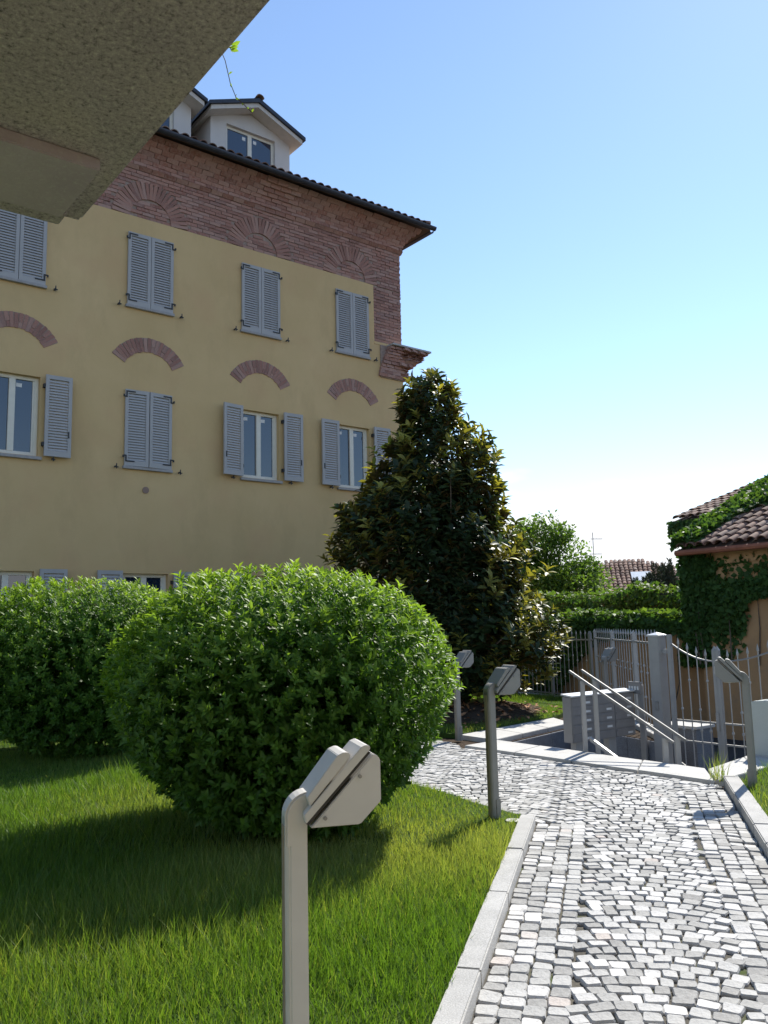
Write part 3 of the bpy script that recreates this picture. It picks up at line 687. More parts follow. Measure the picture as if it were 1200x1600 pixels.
# local x = DV, local y = -NV ; slab spans x<0, y<0
ps = MB(); ps.box(-5.2, 0, -4.6, 0, 3.0, 3.16); ps.build('slab', 'rough stone', porch, bevel=.012)
bk = MB(); bk.box(-2.2, -.085, -.43, -.07, 2.962, 3.001); bk.build('bracket', 'bracket', porch, bevel=.004)
bk = MB(); bk.prism([(-2.2, -.0705, 2.975), (-2.2, -.0705, 3.0), (-2.2, .03, 3.0), (-2.2, .03, 2.985), (-2.2, 0, 2.972)], (2.13, 0, 0)); bk.build('drip_edge', 'rough stone', porch, bevel=.004)
MB().box(-5.5, 2.2, -4.95, -4.58, -.02, 6.0).build('wall', 'plaster', porch)
# trailing sprig at the slab edge
spg = thing('trailing_plant', 'thin trailing sprig with pale leaves hanging from the stone porch edge', 'plant', (-.33, 1.83, 3.0))
sp_pts = [(-.42, 1.90, 3.06), (-.385, 1.95, 3.05), (-.373, 1.95, 3.018), (-.360, 1.95, 2.956), (-.346, 1.95, 2.918), (-.333, 1.95, 2.905), (-.304, 1.95, 2.874)]
O = Vector((-.33, 1.83, 3.0))
MB().tube([Vector(q)-O for q in sp_pts], .0011, 5).build('stem', 'bark', spg)
lm_ = [unit_leaf('bush leaf', .2), unit_leaf('bush leaf', .45)]
nP = np.array([(-.366+RNG.normal(0, .008), 1.95+RNG.normal(0, .008), 3.058+RNG.normal(0, .008)) for _ in range(12)] + [(-.371, 1.95, 3.0), (-.364, 1.95, 2.98), (-.357, 1.95, 2.945), (-.346, 1.95, 2.918), (-.337, 1.95, 2.912), (-.33, 1.95, 2.902), (-.318, 1.95, 2.89), (-.306, 1.95, 2.876)]) - np.array(O)
nn_ = len(nP); nA = rnd_dir(nn_)*.8+np.array([[.3, -.2, .3]]); nN = rnd_dir(nn_)
nL = np.concatenate([RNG.uniform(.018, .028, 12), RNG.uniform(.008, .013, nn_-12)])
single_leaves(spg, lm_, nP, nA, nN, nL, nL*.55, np.ones(nn_))

# ------------------------------------------------------------------ garden lamps
def lamp(label, x, y, h, rz, paint='lamp grey', group='garden lamps'):
    root = thing('garden_lamp', label, 'lamp', (x, y, .0), rz, group)
    # local +x = direction of the arm
    pw, pd = .034, .030
    q = MB(); q.prism([(-pw, -pd, 0), (-pw+.014, -pd-.010, 0), (pw, -pd-.010, 0), (pw, pd+.010, 0), (-pw+.014, pd+.010, 0), (-pw, pd, 0)], (0, 0, h-.05)); q.build('post', paint, root, bevel=.004)
    q = MB()
    for yy in (-.017, .006): q.box(-pw-.0035, -pw+.002, yy, yy+.011, .02, h-.10)
    q.build('groove_rib', 'lamp groove', root)
    # elbow
    n = 9; el = []; R_ = .075
    for k in range(n):
        t_ = math.pi/2*k/(n-1); el.append((-pw+R_-R_*math.cos(t_), h-R_-.0+R_*math.sin(t_)))
    poly = [(a, 0, b) for a, b in el] + [(.10, 0, h), (.10, 0, h-.085), (pw+.0, 0, h-.085), (pw, 0, h-.16), (-pw, 0, h-.16)]
    q = MB(); q.prism([(a, -pd-.013, b) for a, _, b in poly], (0, 2*pd+.026, 0)); q.build('elbow', paint, root, bevel=.006)
    MB().box(-.0, .045, -pd-.016, pd+.016, -.0, .20).build('sleeve', paint, root, bevel=.004)
    # head: sloping lid layers over a wedge shaped body, local section in x,z
    hx, hz = .036, h-.098; HS = .86; XS = 1.16
    def sec(pts, wdt, name, mat, bev=.006):
        qq = MB(); qq.prism([(hx+a*HS*XS, -wdt*HS/2, hz+b*HS) for a, b in pts], (0, wdt*HS, 0)); return qq.build(name, mat, root, bevel=bev)
    sec([(.0, .0), (.155, .0), (.222, .075), (.222, .215), (.216, .230), (.200, .240)], .20, 'head', paint, .003)
    sec([(.052, -.004), (.148, -.004), (.226, .082), (.226, .17)], .16, 'diffuser', 'lamp face', .003)
    sec([(-.006, .008), (.192, .244), (.186, .250), (-.012, .014)], .188, 'gasket', 'lamp gasket', .0)
    sec([(-.013, .015), (.190, .256), (.191, .264), (.185, .271), (.176, .272), (.162, .266), (-.018, .046)], .200, 'lid', paint, .002)
    sec([(.0, .072), (.128, .236), (.126, .244), (.118, .250), (.106, .250), (.088, .242), (-.008, .104)], .19, 'lid_cover', paint, .002)
    for (a, b) in ((.045, .03), (.155, .165)):
        for s in (-1, 1):
            qq = MB(); qq.tube([(hx+a*HS*XS, s*.100*HS, hz+b*HS), (hx+a*HS*XS, s*.107*HS, hz+b*HS)], .006, 8); qq.build('screw', 'galvanised', root)
    return root
lamp('pale grey garden lamp post in front of the big round bush', -.30, 2.72, 1.10, R(15), 'lamp paint')
lamp('grey garden lamp post at the corner where the granite kerb ends', .83, 7.09, 1.12, R(26))
lamp('grey garden lamp post between the round bush and the magnolia', .96, 12.05, 1.10, R(34))
lamp('grey garden lamp post in front of the spiked fence behind the letterboxes', 3.66, 14.5, 1.02, R(34))
lamp('grey garden lamp post standing on the lawn beside the gate', 3.37, 8.12, 1.10, R(158))

# ------------------------------------------------------------------ letterboxes
cab = thing('letterbox_cabinet', 'grey metal letterbox cabinet on two posts over the sunken stair', 'letterboxes', (2.36, 11.16, 0), math.atan2(.66, .90))
CW, CHt, CDp = 1.27, .66, .15
# local x = along the front, front faces -y
MB().box(0, CW, 0, CDp, .05, CHt-.03).build('body', 'letterbox', cab, bevel=.004)
q = MB(); q.prism([(-.012, -.03, CHt-.03), (-.012, CDp+.01, CHt-.01), (-.012, CDp+.01, CHt+.008), (-.012, -.03, CHt-.012)], (CW+.024, 0, 0)); q.build('lid', 'letterbox lit top', cab)
for i in range(3):
    for j in range(5):
        cw, chh = CW/3, (CHt-.09)/5; x0, z0 = i*cw+.012, .056+j*chh
        d = MB().box(x0, x0+cw-.02, -.010, .001, z0, z0+chh-.010).build('letterbox_door', 'letterbox', cab, bevel=.002)
        MB().box(x0+cw*.05, x0+cw*.9, -.016, -.009, z0+chh*.60, z0+chh*.84).build('flap', 'letterbox', d)
        if (i*5+j*3) % 4 != 1 or i == 0: MB().box(x0+cw*.58, x0+cw*.82, -.0125, -.0095, z0+chh*.20, z0+chh*.44).build('name_card', 'name card', d)
for x in (.09, .74): MB().box(x, x+.15, .03, .12, STREET, .05).build('leg', 'grey enamel', cab)

# ------------------------------------------------------------------ handrail
hr = thing('handrail', 'grey metal double handrail sloping down beside the letterboxes', 'handrail', (2.37, 10.50, 0))
d1n = Vector((.587, -.81, 0))
for off in (0, .30):
    o2 = Vector((.62*off, .50*off, 0))
    a = o2+d1n*-.20+Vector((0, 0, .995)); b_ = o2+d1n*1.25+Vector((0, 0, .265))
    q = MB(); d = (b_-a).normalized(); s = d.cross(Vector((0, 0, 1))).normalized(); u_ = s.cross(d)
    q.prism([a+s*.014+u_*.016, a-s*.014+u_*.016, a-s*.014-u_*.014, a+s*.014-u_*.014], b_-a); q.build('rail', 'rail grey', hr, bevel=.005)
    z1 = .995-.73*(.20)/1.45-.012
    MB().box(o2.x-.027, o2.x+.027, o2.y-.02, o2.y+.02, .04 if off == 0 else STREET, z1).build('post', 'grey enamel', hr, bevel=.004)
    p2 = o2+d1n*1.14; z2 = .995-.73*(.20+1.14)/1.45-.012
    MB().box(p2.x-.03, p2.x+.03, p2.y-.02, p2.y+.02, STREET, z2).build('post', 'grey enamel', hr, bevel=.004)
    for pp, zz in ((o2, z1), (p2, z2)): MB().tube([pp+Vector((.03, 0, zz-.05)), pp+Vector((.055, 0, zz-.03)), pp+Vector((.03, 0, zz+.015))], .006, 6).build('bracket', 'galvanised', hr)
q = MB(); a = d1n*.05+Vector((.02, .03, .17)); b_ = d1n*.9+Vector((.02, .03, -.25)); q.prism([a, a+Vector((.03, .02, 0)), a+Vector((.03, .02, .045)), a+Vector((0, 0, .045))], b_-a); q.build('stringer', 'grey enamel', hr)

# ------------------------------------------------------------------ gate, pillar, fences
pl = thing('gate_pillar', 'tall square grey metal gate pillar with a pyramid cap', 'pillar', (3.66, 11.60, STREET), math.atan2(E1.y, E1.x))
MB().box(-.085, .085, -.085, .085, 0, 1.98).build('shaft', 'grey enamel', pl, bevel=.006)
q = MB(); q.add([(-.095, -.095, 1.98), (.095, -.095, 1.98), (.095, .095, 1.98), (-.095, .095, 1.98), (-.095, -.095, 2.0), (.095, -.095, 2.0), (.095, .095, 2.0), (-.095, .095, 2.0), (0, 0, 2.035)], [(0, 3, 2, 1), (0, 1, 5, 4), (1, 2, 6, 5), (2, 3, 7, 6), (3, 0, 4, 7), (4, 5, 8), (5, 6, 8), (6, 7, 8), (7, 4, 8)]); q.build('cap', 'letterbox lit top', pl)
for z in (.25, 1.75): MB().box(.085, .16, -.02, .02, z, z+.06).build('hinge', 'grey enamel', pl)
MB().box(-.02, .03, -.10, -.084, 1.0, 1.12).build('lock', 'galvanised', pl)
def spear_bar(h, r=.0085, collars=()):
    q = MB(); q.tube([(0, 0, 0), (0, 0, h-.10)], r, 6)
    q.tube([(0, 0, h-.10), (0, 0, h-.085), (0, 0, h-.065), (0, 0, h)], [r, .017, .017, .001], 6)
    for c in collars: q.tube([(0, 0, c-.022), (0, 0, c-.008), (0, 0, c+.008), (0, 0, c+.022)], [r, .019, .019, r], 6)
    return q
# gate: two leaves in line with the pillar; top dips to the meeting stiles
gt = thing('gate', 'grey metal double gate with spear tipped bars and dipping top rail', 'gate', (3.66, 11.60, STREET), math.atan2(E1.y, E1.x))
def top_z(x, x0, x1):      # x0 high end, x1 low end
    t_ = (x-x0)/(x1-x0); return 1.66+.24*(1-t_)**2
def bot_z(x, x0, x1):
    t_ = (x-x0)/(x1-x0); return .16+.22*(1-t_)**2
for (x0, x1) in ((.20, .86), (1.86, .90)):
    lo, hi = min(x0, x1), max(x0, x1)
    lf = MB(); lf.box(x1-.03, x1+.03 if x1 < 1 and x0 < x1 else x1+.028, -.025, .025, .05, 1.80); leaf = lf.build('gate_leaf', 'grey enamel', gt, bevel=.004)
    MB().box(x0-.03, x0+.03, -.024, .024, .05, 2.0).build('hinge_stile', 'grey enamel', leaf, bevel=.004)
    MB().add([(x1-.03, -.02, 1.80), (x1+.03, -.02, 1.80), (x1+.03, .02, 1.80), (x1-.03, .02, 1.80), (x1, 0, 1.86)], [(0, 1, 4), (1, 2, 4), (2, 3, 4), (3, 0, 4)]).build('finial', 'grey enamel', leaf)
    xs = np.linspace(x0, x1, 14)
    for fn, nm in ((top_z, 'top_rail'), (bot_z, 'bottom_rail')): MB().tube([(x, 0, fn(x, x0, x1)) for x in xs], .012, 6).build(nm, 'galvanised', leaf)
    for z in (.62, .88): MB().box(lo+.02, hi-.02, -.010, .010, z, z+.022).build('rail', 'galvanised', leaf)
    n = 5 if hi < 1 else 7
    for k in range(1, n):
        x = x0+(x1-x0)*k/n; hgt = top_z(x, x0, x1)+.15-.06
        inst(spear_bar(hgt, collars=(.72, .98) if k % 2 else (.72, 1.35)).mesh('bar', 'grey enamel'), 'bar', leaf, T(x, 0, .06))
    if x0 < x1: MB().box(x1-.02, x1+.02, -.045, -.02, .80, 1.02).build('lock', 'grey enamel', leaf)
MB().box(1.845, 1.90, -.04, .04, 0, 2.0).build('end_post', 'grey enamel', gt)
def fence(name, label, a, b, z0, h, n, post_every, kind=0):
    a, b = Vector((*a, 0)), Vector((*b, 0)); d = b-a; L = d.length; root = thing(name, label, 'fence', (a.x, a.y, z0), math.atan2(d.y, d.x), 'spiked metal fences')
    bm_ = [spear_bar(h, .008, (h*.55,)).mesh('bar', 'grey enamel'), spear_bar(h, .008, (h*.30, h*.62)).mesh('bar', 'grey enamel')]
    q = MB(); q.prism([(0, -.028, 0), (0, .028, 0), (0, .028, h+.0), (0, 0, h+.05), (0, -.028, h)], (.056, 0, 0))
    post = q.mesh('post', 'grey enamel')
    for k in range(n):
        x = L*(k+.5)/n
        if k % post_every == 0: inst(post, 'post', root, T(x-.03, 0, .0))
        else: inst(bm_[k % 2], 'bar', root, T(x, 0, .07))
    for z in (.10, h-.14): MB().box(0, L, -.012, .012, z, z+.028).build('rail', 'galvanised', root)
    MB().box(-.03, L+.03, -.11, .11, -.05, .065).build('base_kerb', 'coping granite', root, bevel=.006)
fence('fence', 'grey spiked metal fence behind the magnolia lawn', (1.2, 22.85), (4.10, 17.06), -.0, 1.36, 46, 9)
fence('fence', 'grey spiked metal fence running from the magnolia lawn to the gate pillar', (4.10, 16.9), (3.74, 11.85), -.02, 1.42, 26, 9)
ic = thing('intercom', 'grey intercom plate on a metal panel beside the gate pillar', 'intercom', (3.40, 11.98, 0), math.atan2(-.8, .36))
MB().box(.10, .20, .0, .03, STREET, .72).build('panel', 'grey enamel', ic)
it_ = MB().box(-.06, .20, -.035, -.001, .60, .76).build('plate', 'letterbox', ic, bevel=.004)
for k in range(4): MB().box(-.03+k*.055, .0+k*.055, -.040, -.034, .65, .70).build('button', 'name card', it_)
pr = thing('low_pier', 'low dark stone pier with pale cap behind the gate leaf', 'pier', (4.30, 12.55, STREET), math.atan2(E1.y, E1.x))
MB().box(-.3, .3, -.2, .2, 0, .66).build('shaft', 'pit stone', pr); MB().box(-.33, .33, -.23, .23, .66, .70).build('cap', 'coping granite', pr, bevel=.005)
ub = thing('utility_cabinet', 'pale green grey utility cabinet with rounded top beside the coping', 'cabinet', (4.42, 10.02, 0), R(-52))
q = MB(); q.prism([(-.10, -.30, 0), (.75, -.30, 0), (.75, -.30, .62), (.70, -.30, .66), (.3, -.30, .68), (-.04, -.30, .655), (-.10, -.30, .62)], (0, .36, 0)); q.build('body', 'pale cabinet', ub, bevel=.012)
MB().box(-.12, .77, -.315, .075, .0, .06).build('plinth', 'coping granite', ub)

# ------------------------------------------------------------------ round bushes
def bush(label, cx, cy, rx, ry, z0, zt, nshoot, leaf, matname, n_single, front=.75):
    root = thing('bush', label, 'bush', (cx, cy, 0), 0, 'clipped round bushes')
    n = nshoot; d = rnd_dir(n*2); d = d[d[:, 2] > -.93][:n]; n = len(d)
    rz_ = (zt-z0)/2; zc = (zt+z0)/2
    p = np.sign(d)*np.abs(d)**.86; p /= np.maximum(1e-6, (np.abs(p)**2.25).sum(1, keepdims=True)**(1/2.25))
    lump = 1+.045*wob(d, 2.2)+.03*wob(d, 5.5)
    depth = RNG.beta(1.0, 3.0, n)*.55
    core = RNG.random(n) < .16; depth = np.where(core, RNG.uniform(.30, .72, n), depth)
    rad = lump*(1-depth) + (RNG.random(n) < .10)*RNG.uniform(0, .055, n)
    C = p*np.array([rx, ry, rz_])*rad[:, None]; C[:, 2] += zc
    taper = np.clip((C[:, 2]-z0)/(.55*(zt-z0)), 0, 1); C[:, :2] *= (.74+.26*taper**.7)[:, None]
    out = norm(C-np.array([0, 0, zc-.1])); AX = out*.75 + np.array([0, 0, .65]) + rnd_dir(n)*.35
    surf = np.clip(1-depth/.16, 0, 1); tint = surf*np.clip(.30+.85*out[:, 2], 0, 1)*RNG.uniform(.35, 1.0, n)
    sc = RNG.uniform(.8, 1.2, n)*leaf*np.where(core, 1.8, 1.)
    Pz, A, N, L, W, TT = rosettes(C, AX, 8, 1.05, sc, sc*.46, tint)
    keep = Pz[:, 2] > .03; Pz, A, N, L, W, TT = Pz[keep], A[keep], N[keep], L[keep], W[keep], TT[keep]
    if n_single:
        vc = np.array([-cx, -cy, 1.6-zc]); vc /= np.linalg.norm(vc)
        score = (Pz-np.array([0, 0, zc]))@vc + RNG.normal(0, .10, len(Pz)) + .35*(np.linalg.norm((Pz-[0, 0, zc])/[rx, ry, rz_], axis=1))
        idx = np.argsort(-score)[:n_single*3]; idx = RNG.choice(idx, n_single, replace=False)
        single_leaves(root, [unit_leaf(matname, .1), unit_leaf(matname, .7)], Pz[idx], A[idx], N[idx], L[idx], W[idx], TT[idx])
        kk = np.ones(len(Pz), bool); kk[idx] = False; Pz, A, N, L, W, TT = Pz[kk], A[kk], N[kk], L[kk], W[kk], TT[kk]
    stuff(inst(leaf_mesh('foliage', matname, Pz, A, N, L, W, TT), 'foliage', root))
    for k in range(7):
        a = k*.9; q = MB(); e = Vector((math.cos(a)*rx*.40, math.sin(a)*ry*.40, zc+.20*math.cos(k*2.)))
        q.tube([(math.cos(a)*.1, math.sin(a)*.1, -.02), (math.cos(a)*.22, math.sin(a)*.22, zc*.4), e*.75+Vector((0, 0, .1)), e], [.035, .028, .018, .007], 6); q.build('stem', 'bark', root)
bush('big clipped round bush with bright green leaves behind the pale lamp post', -.87, 7.0, 1.42, 1.40, .02, 2.06, 9500, .064, 'bush leaf', 300)
bush('second clipped round bush standing nearer the yellow house', -4.05, 11.4, 1.72, 1.55, .02, 2.28, 9500, .068, 'bush leaf', 0)

# ------------------------------------------------------------------ magnolia
def branch_tree(root, base, tips, r0, mat='bark', bow=.15):
    for i, tp in enumerate(tips):
        a, b_ = Vector(base), Vector(tp); st_ = Vector((0, 0, (b_.z-a.z)*random.uniform(.15, .6))); p0 = a+st_; mid = p0.lerp(b_, .55)+Vector((random.uniform(-bow, bow), random.uniform(-bow, bow), -bow*.6))
        MB().tube([p0, mid, b_], [r0*.5, r0*.32, r0*.1], 5).build('branch', mat, root)
mg = thing('magnolia_tree', 'conical dark magnolia with glossy leaves and golden shoot tips at the house corner', 'tree', (1.28, 15.6, 0))
MB().tube([(0, 0, 0), (-.05, .03, 1.6), (-.22, 0, 3.4), (-.36, 0, 5.2), (-.42, 0, 6.0)], [.13, .11, .075, .035, .012], 9).build('trunk', 'bark', mg, smooth=True)
# outline (z, x_left, x_right) relative to the trunk
prof_z = np.array([.45, .8, 1.45, 2.1, 2.9, 3.3, 3.75, 4.15, 4.55, 4.95, 5.3, 5.6, 5.9, 6.2, 6.45])
xl = np.array([-.70, -1.05, -1.55, -1.75, -1.90, -2.05, -2.10, -1.72, -1.50, -1.36, -1.18, -1.06, -.92, -.72, -.48]); xr = np.array([1.05, 1.35, 1.60, 1.45, 1.35, 1.12, 1.00, .90, .68, .62, .36, .26, .16, .00, -.26])
n = 3000; zz = RNG.choice(np.linspace(.45, 6.4, 400), n, p=(lambda q: q/q.sum())(np.interp(np.linspace(.45, 6.4, 400), prof_z, (xr-xl))**1.35))
lx, rx_ = np.interp(zz, prof_z, xl), np.interp(zz, prof_z, xr); cxm, hw_ = (lx+rx_)/2, (rx_-lx)/2
ang = RNG.uniform(0, 2*math.pi, n); rr = 1-RNG.beta(1.0, 2.6, n)*.75
dd_ = np.stack([np.cos(ang), np.sin(ang), zz*.9], 1); rr = rr*(1.03+.15*wob(dd_, 2.6)+.07*wob(dd_, 6)); rr = np.where((RNG.random(n) < .05) & (rr > .8), rr*RNG.uniform(1.05, 1.28, n), rr)
C = np.stack([cxm+hw_*rr*np.cos(ang), hw_*.92*rr*np.sin(ang), zz+RNG.normal(0, .06, n)], 1)
out = norm(np.stack([np.cos(ang), np.sin(ang), np.full(n, .25)], 1)); AX = out*.55+np.array([0, 0, .9])+rnd_dir(n)*.3
tint = np.where((rr > .84) & (RNG.random(n) < .5), RNG.uniform(.45, 1, n), np.where(RNG.random(n) < .06, .5, 0.))
Ls = RNG.uniform(.15, .23, n); Pz, A, N, L, W, TT = rosettes(C, AX, 9, 1.15, Ls, Ls*.50, tint, .3)
down = (TT < .3); A[down] += np.array([0, 0, -.45])*RNG.random((down.sum(), 1)); A = norm(A)
sc_ = -Pz[:, 1] + RNG.normal(0, .25, len(Pz)); idx = np.argsort(-sc_)[:1500]; idx = RNG.choice(idx, 300, replace=False)
single_leaves(mg, [unit_leaf('magnolia leaf', .0), unit_leaf('magnolia leaf', .7)], Pz[idx], A[idx], N[idx], L[idx], W[idx], TT[idx])
kk = np.ones(len(Pz), bool); kk[idx] = False
stuff(inst(leaf_mesh('crown', 'magnolia leaf', Pz[kk], A[kk], N[kk], L[kk], W[kk], TT[kk]), 'crown', mg))
branch_tree(mg, (-.1, 0, .3), [tuple(C[i]) for i in RNG.choice(n, 60, replace=False)], .06)
# bare soil and fallen leaves under it
ms = MB(); gx, gy = np.meshgrid(np.linspace(-1, 1, 29), np.linspace(-1, 1, 29)); rr_ = np.sqrt(gx**2+gy**2)
Q = np.stack([gx.ravel()*1.05, gy.ravel()*1.9, (np.clip(1-rr_, 0, 1)**.8*.20+.02).ravel()], 1); Q[:, 2] += .035*wob(Q, 7)*np.clip(1.05-rr_.ravel(), 0, 1)
th_ = R(-18); Q[:, :2] = Q[:, :2] @ np.array([[math.cos(th_), math.sin(th_)], [-math.sin(th_), math.cos(th_)]])
ms.add(Q, [(i*29+j, i*29+j+1, (i+1)*29+j+1, (i+1)*29+j) for i in range(28) for j in range(28) if rr_[i, j] < 1.0])
so_ = tag(ms.build('soil_bed', 'soil', smooth=True), 'bare dark soil bed under the magnolia', 'soil', kind='structure'); so_.location = (1.62, 15.2, .03)
nl = 260; P = np.stack([1.62+RNG.normal(0, .65, nl), 15.1+RNG.normal(0, 1.1, nl), np.zeros(nl)], 1)
P = P[in_poly(P[:, 0], P[:, 1], LAWN_F)]; nl = len(P); P[:, 2] = .085+.17*np.clip(1-np.hypot((P[:, 0]-1.62)/1.05, (P[:, 1]-15.2)/1.9), 0, 1)**.8+RNG.uniform(0, .03, nl)
dl = leaf_mesh('fallen_leaves', 'dry leaf', P, rnd_dir(nl)*[1, 1, .25], rnd_dir(nl)*.5+[0, 0, 1], RNG.uniform(.10, .17, nl), RNG.uniform(.05, .08, nl), np.zeros(nl))
tag(inst(dl, 'fallen_leaves'), 'brown fallen magnolia leaves on the soil and lawn', 'leaves', kind='stuff')

# ------------------------------------------------------------------ trees beyond the wall
def cloud_tree(name, label, x, y, base, blobs, nleaf, leaf, matname, h, trunk_r=.14):
    root = thing(name, label, 'tree', (x, y, base))
    MB().tube([(0, 0, 0), (.05, 0, h*.4), (-.05, .05, h*.75)], [trunk_r, trunk_r*.7, trunk_r*.25], 8).build('trunk', 'bark', root, smooth=True)
    Ps, tn, outs = [], [], []
    tot = sum(b_[3]**2 for b_ in blobs)
    for bx, by, bz, br in blobs:
        k = int(nleaf*br**2/tot); d = rnd_dir(k); r_ = br*(1-RNG.beta(1, 2.3, k)*.7)*(1+.16*wob(d+bx, 3.5)+.12*wob(d+bz, 7)); r_ *= 1+(RNG.random(k) < .07)*RNG.uniform(0, .28, k)
        Ps.append(np.array([bx, by, bz])+d*r_[:, None]); outs.append(d); tn.append(np.clip((r_/br-.75)*2.5, 0, 1)*RNG.random(k)*.8)
    P = np.concatenate(Ps); o_ = np.concatenate(outs); tn = np.concatenate(tn); k = len(P)
    A = o_*.5+rnd_dir(k)*.8+np.array([0, 0, -.15]); N = rnd_dir(k)+o_*.3+np.array([0, 0, .5]); L = RNG.uniform(.7, 1.3, k)*leaf
    stuff(inst(leaf_mesh('crown', matname, P, A, N, L, L*.5, tn, LEAF4_V, LEAF4_F), 'crown', root))
    branch_tree(root, (0, 0, h*.2), [b_[:3] for b_ in blobs], trunk_r*.9)
    return root
cloud_tree('garden_tree', 'bright green leafy tree behind the ivy wall and magnolia', 5.25, 27.0, -.6, [(-.9, 0, 3.3, 1.25), (.05, .2, 3.9, 1.15), (-.3, -.2, 4.8, .75), (.85, 0, 3.2, .95), (1.45, .1, 2.4, .75), (-1.7, .1, 2.6, 1.1), (.3, -.4, 2.5, 1.2), (-1.5, 0, 4.1, .8), (.42, 0, 5.0, .38), (-.75, .1, 5.0, .45), (1.2, 0, 3.9, .42)], 26000, .13, 'tree leaf', 5.2)
# conifer with upright finger shoots
cf_ = thing('conifer', 'dark conifer with upright finger like shoots before the far tiled roof', 'tree', (9.85, 30.0, -.25))
MB().tube([(0, 0, 0), (0, 0, 2.6)], [.12, .05], 7).build('trunk', 'bark', cf_)
P, A = [], []
for k in range(34):
    bx, by = RNG.normal(0, .62), RNG.normal(0, .35); top = 3.85-.62*abs(bx)-RNG.uniform(0, .7) + (.25 if abs(bx) < .2 else 0); b0 = 1.2
    lean = bx*.28
    MB().tube([(bx*.2, by*.2, b0), (bx*.8, by*.8, 1.9), (bx+lean, by, top)], [.03, .022, .004], 5).build('branch', 'bark', cf_)
    m_ = 420; t_ = RNG.random(m_)**.8; zz = 1.7+(top-1.7)*t_; cx_ = bx*.8+(bx*.2+lean)*t_; rad = .15*(1-t_**3)+.03; an = RNG.uniform(0, 6.28, m_)
    P.append(np.stack([cx_+np.cos(an)*rad*RNG.random(m_), by+np.sin(an)*rad*RNG.random(m_), zz], 1)); A.append(np.stack([np.cos(an)*.7, np.sin(an)*.7, np.full(m_, .8)], 1))
P = np.concatenate(P); A = np.concatenate(A); k = len(P); L = RNG.uniform(.08, .17, k)
stuff(inst(leaf_mesh('crown', 'conifer leaf', P, A, rnd_dir(k), L, L*.22, RNG.random(k)*.4, LEAF4_V, LEAF4_F), 'crown', cf_))

# ------------------------------------------------------------------ ivy house and walls across the street
ROTE = math.atan2(E1.y, E1.x)                          # local x = E1 (to the right, nearer), local y = E2 (away)
K = Vector((6.0, 16.3, 0))
def tiled(root, x0, x1, y0, z0, pitch, rows, single_limit, sp=.205, rowl=.34, keep=lambda x, s: True, lm=1.0):
    cp, sn = math.cos(pitch), math.sin(pitch); rot_ = Matrix.Rotation(pitch, 4, 'X'); j = MB(); cnt = 0
    for r_ in range(rows):
        x = x0+.1
        while x < x1:
            s = r_*rowl
            if keep(x, s):
                m_ = T(x+random.gauss(0, .008), y0+s*cp, z0+.03+s*sn+random.uniform(0, .012)) @ rot_ @ Matrix.Rotation(random.gauss(0, .035), 4, 'Z') @ Matrix.Diagonal((lm, lm, lm, 1))
                if cnt < single_limit: inst(tile_me, 'tile', root, m_); cnt += 1
                else: j.add([m_ @ v.co for v in tile_me.vertices], [tuple(p_.vertices) for p_ in tile_me.polygons])
            x += sp
    if j.v: stuff(j.build('roof_tiles', 'tile', root))
ih = thing('ivy_house', 'low ochre house with clay tile roof overgrown by ivy across the street', 'house', (K.x, K.y, 0), ROTE)
MB().box(0, 9, 0, 3.0, STREET-.1, 2.86).build('wall', 'ochre', ih)
PI_ = R(23)
rfm = MB(); rfm.prism([(-.18, -.28, 2.84), (-.18, 3.3, 2.84+3.58*math.tan(PI_)), (-.18, 3.3, 2.92+3.58*math.tan(PI_)), (-.18, -.28, 2.92)], (9.3, 0, 0)); r1 = rfm.build('roof', 'tile bed', ih)
tiled(r1, -.18, 3.2, -.33, 2.915, PI_, 10, 170)
MB().tube([(-.2, -.34, 2.86), (9, -.34, 2.84)], .055, 8).build('gutter', 'copper gutter', ih)
MB().box(.0, 9, -.03, -.002, 2.62, 2.84).build('eave_band', 'ochre', ih)
# upper block set back
MB().box(-1.0, 9, 3.7, 9, STREET-.1, 3.9).build('upper_wall', 'ochre', ih)
PU = R(17.5)
rfm = MB(); rfm.prism([(-2.45, 2.9, 3.82), (-2.45, 7.4, 3.82+4.5*math.tan(PU)), (-2.45, 7.4, 3.92+4.5*math.tan(PU)), (-2.45, 2.9, 3.92)], (11.4, 0, 0)); r2 = rfm.build('upper_roof', 'tile bed', ih)
tiled(r2, -2.45, 3.0, 2.85, 3.915, PU, 13, 130)
MB().box(.72, 1.5, 2.3, 3.0, 3.4, 5.0).build('chimney', 'ochre', ih)
# ivy helper: leaves over a patch of surface; pts world, normals world
def ivy(name, label, P, Nn, top, leaf=.115, hang=.4):
    n = len(P); o = P.mean(0); o[2] = P[:, 2].min(); root = thing(name, label, 'ivy', tuple(o), 0, 'ivy growing on the house and walls')
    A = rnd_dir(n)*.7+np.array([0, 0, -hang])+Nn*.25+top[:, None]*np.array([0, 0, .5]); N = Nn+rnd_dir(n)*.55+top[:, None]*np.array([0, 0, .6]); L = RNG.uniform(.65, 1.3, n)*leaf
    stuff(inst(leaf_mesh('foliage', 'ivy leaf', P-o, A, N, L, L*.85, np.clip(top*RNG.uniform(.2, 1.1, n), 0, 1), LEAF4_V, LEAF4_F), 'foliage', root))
    for k in range(8):
        i = RNG.integers(n); p_ = P[i]-o; MB().tube([(p_[0]*.9, p_[1]*.9, 0), (p_[0], p_[1], p_[2]*.5), tuple(p_)], [.018, .012, .004], 5).build('stem', 'bark', root)
e1, e2 = np.array([E1.x, E1.y, 0]), np.array([E2.x, E2.y, 0]); K_ = np.array([K.x, K.y, 0.])
def LW(x, y, z): return K_[None]+x[:, None]*e1+y[:, None]*e2+z[:, None]*np.array([0, 0, 1.])
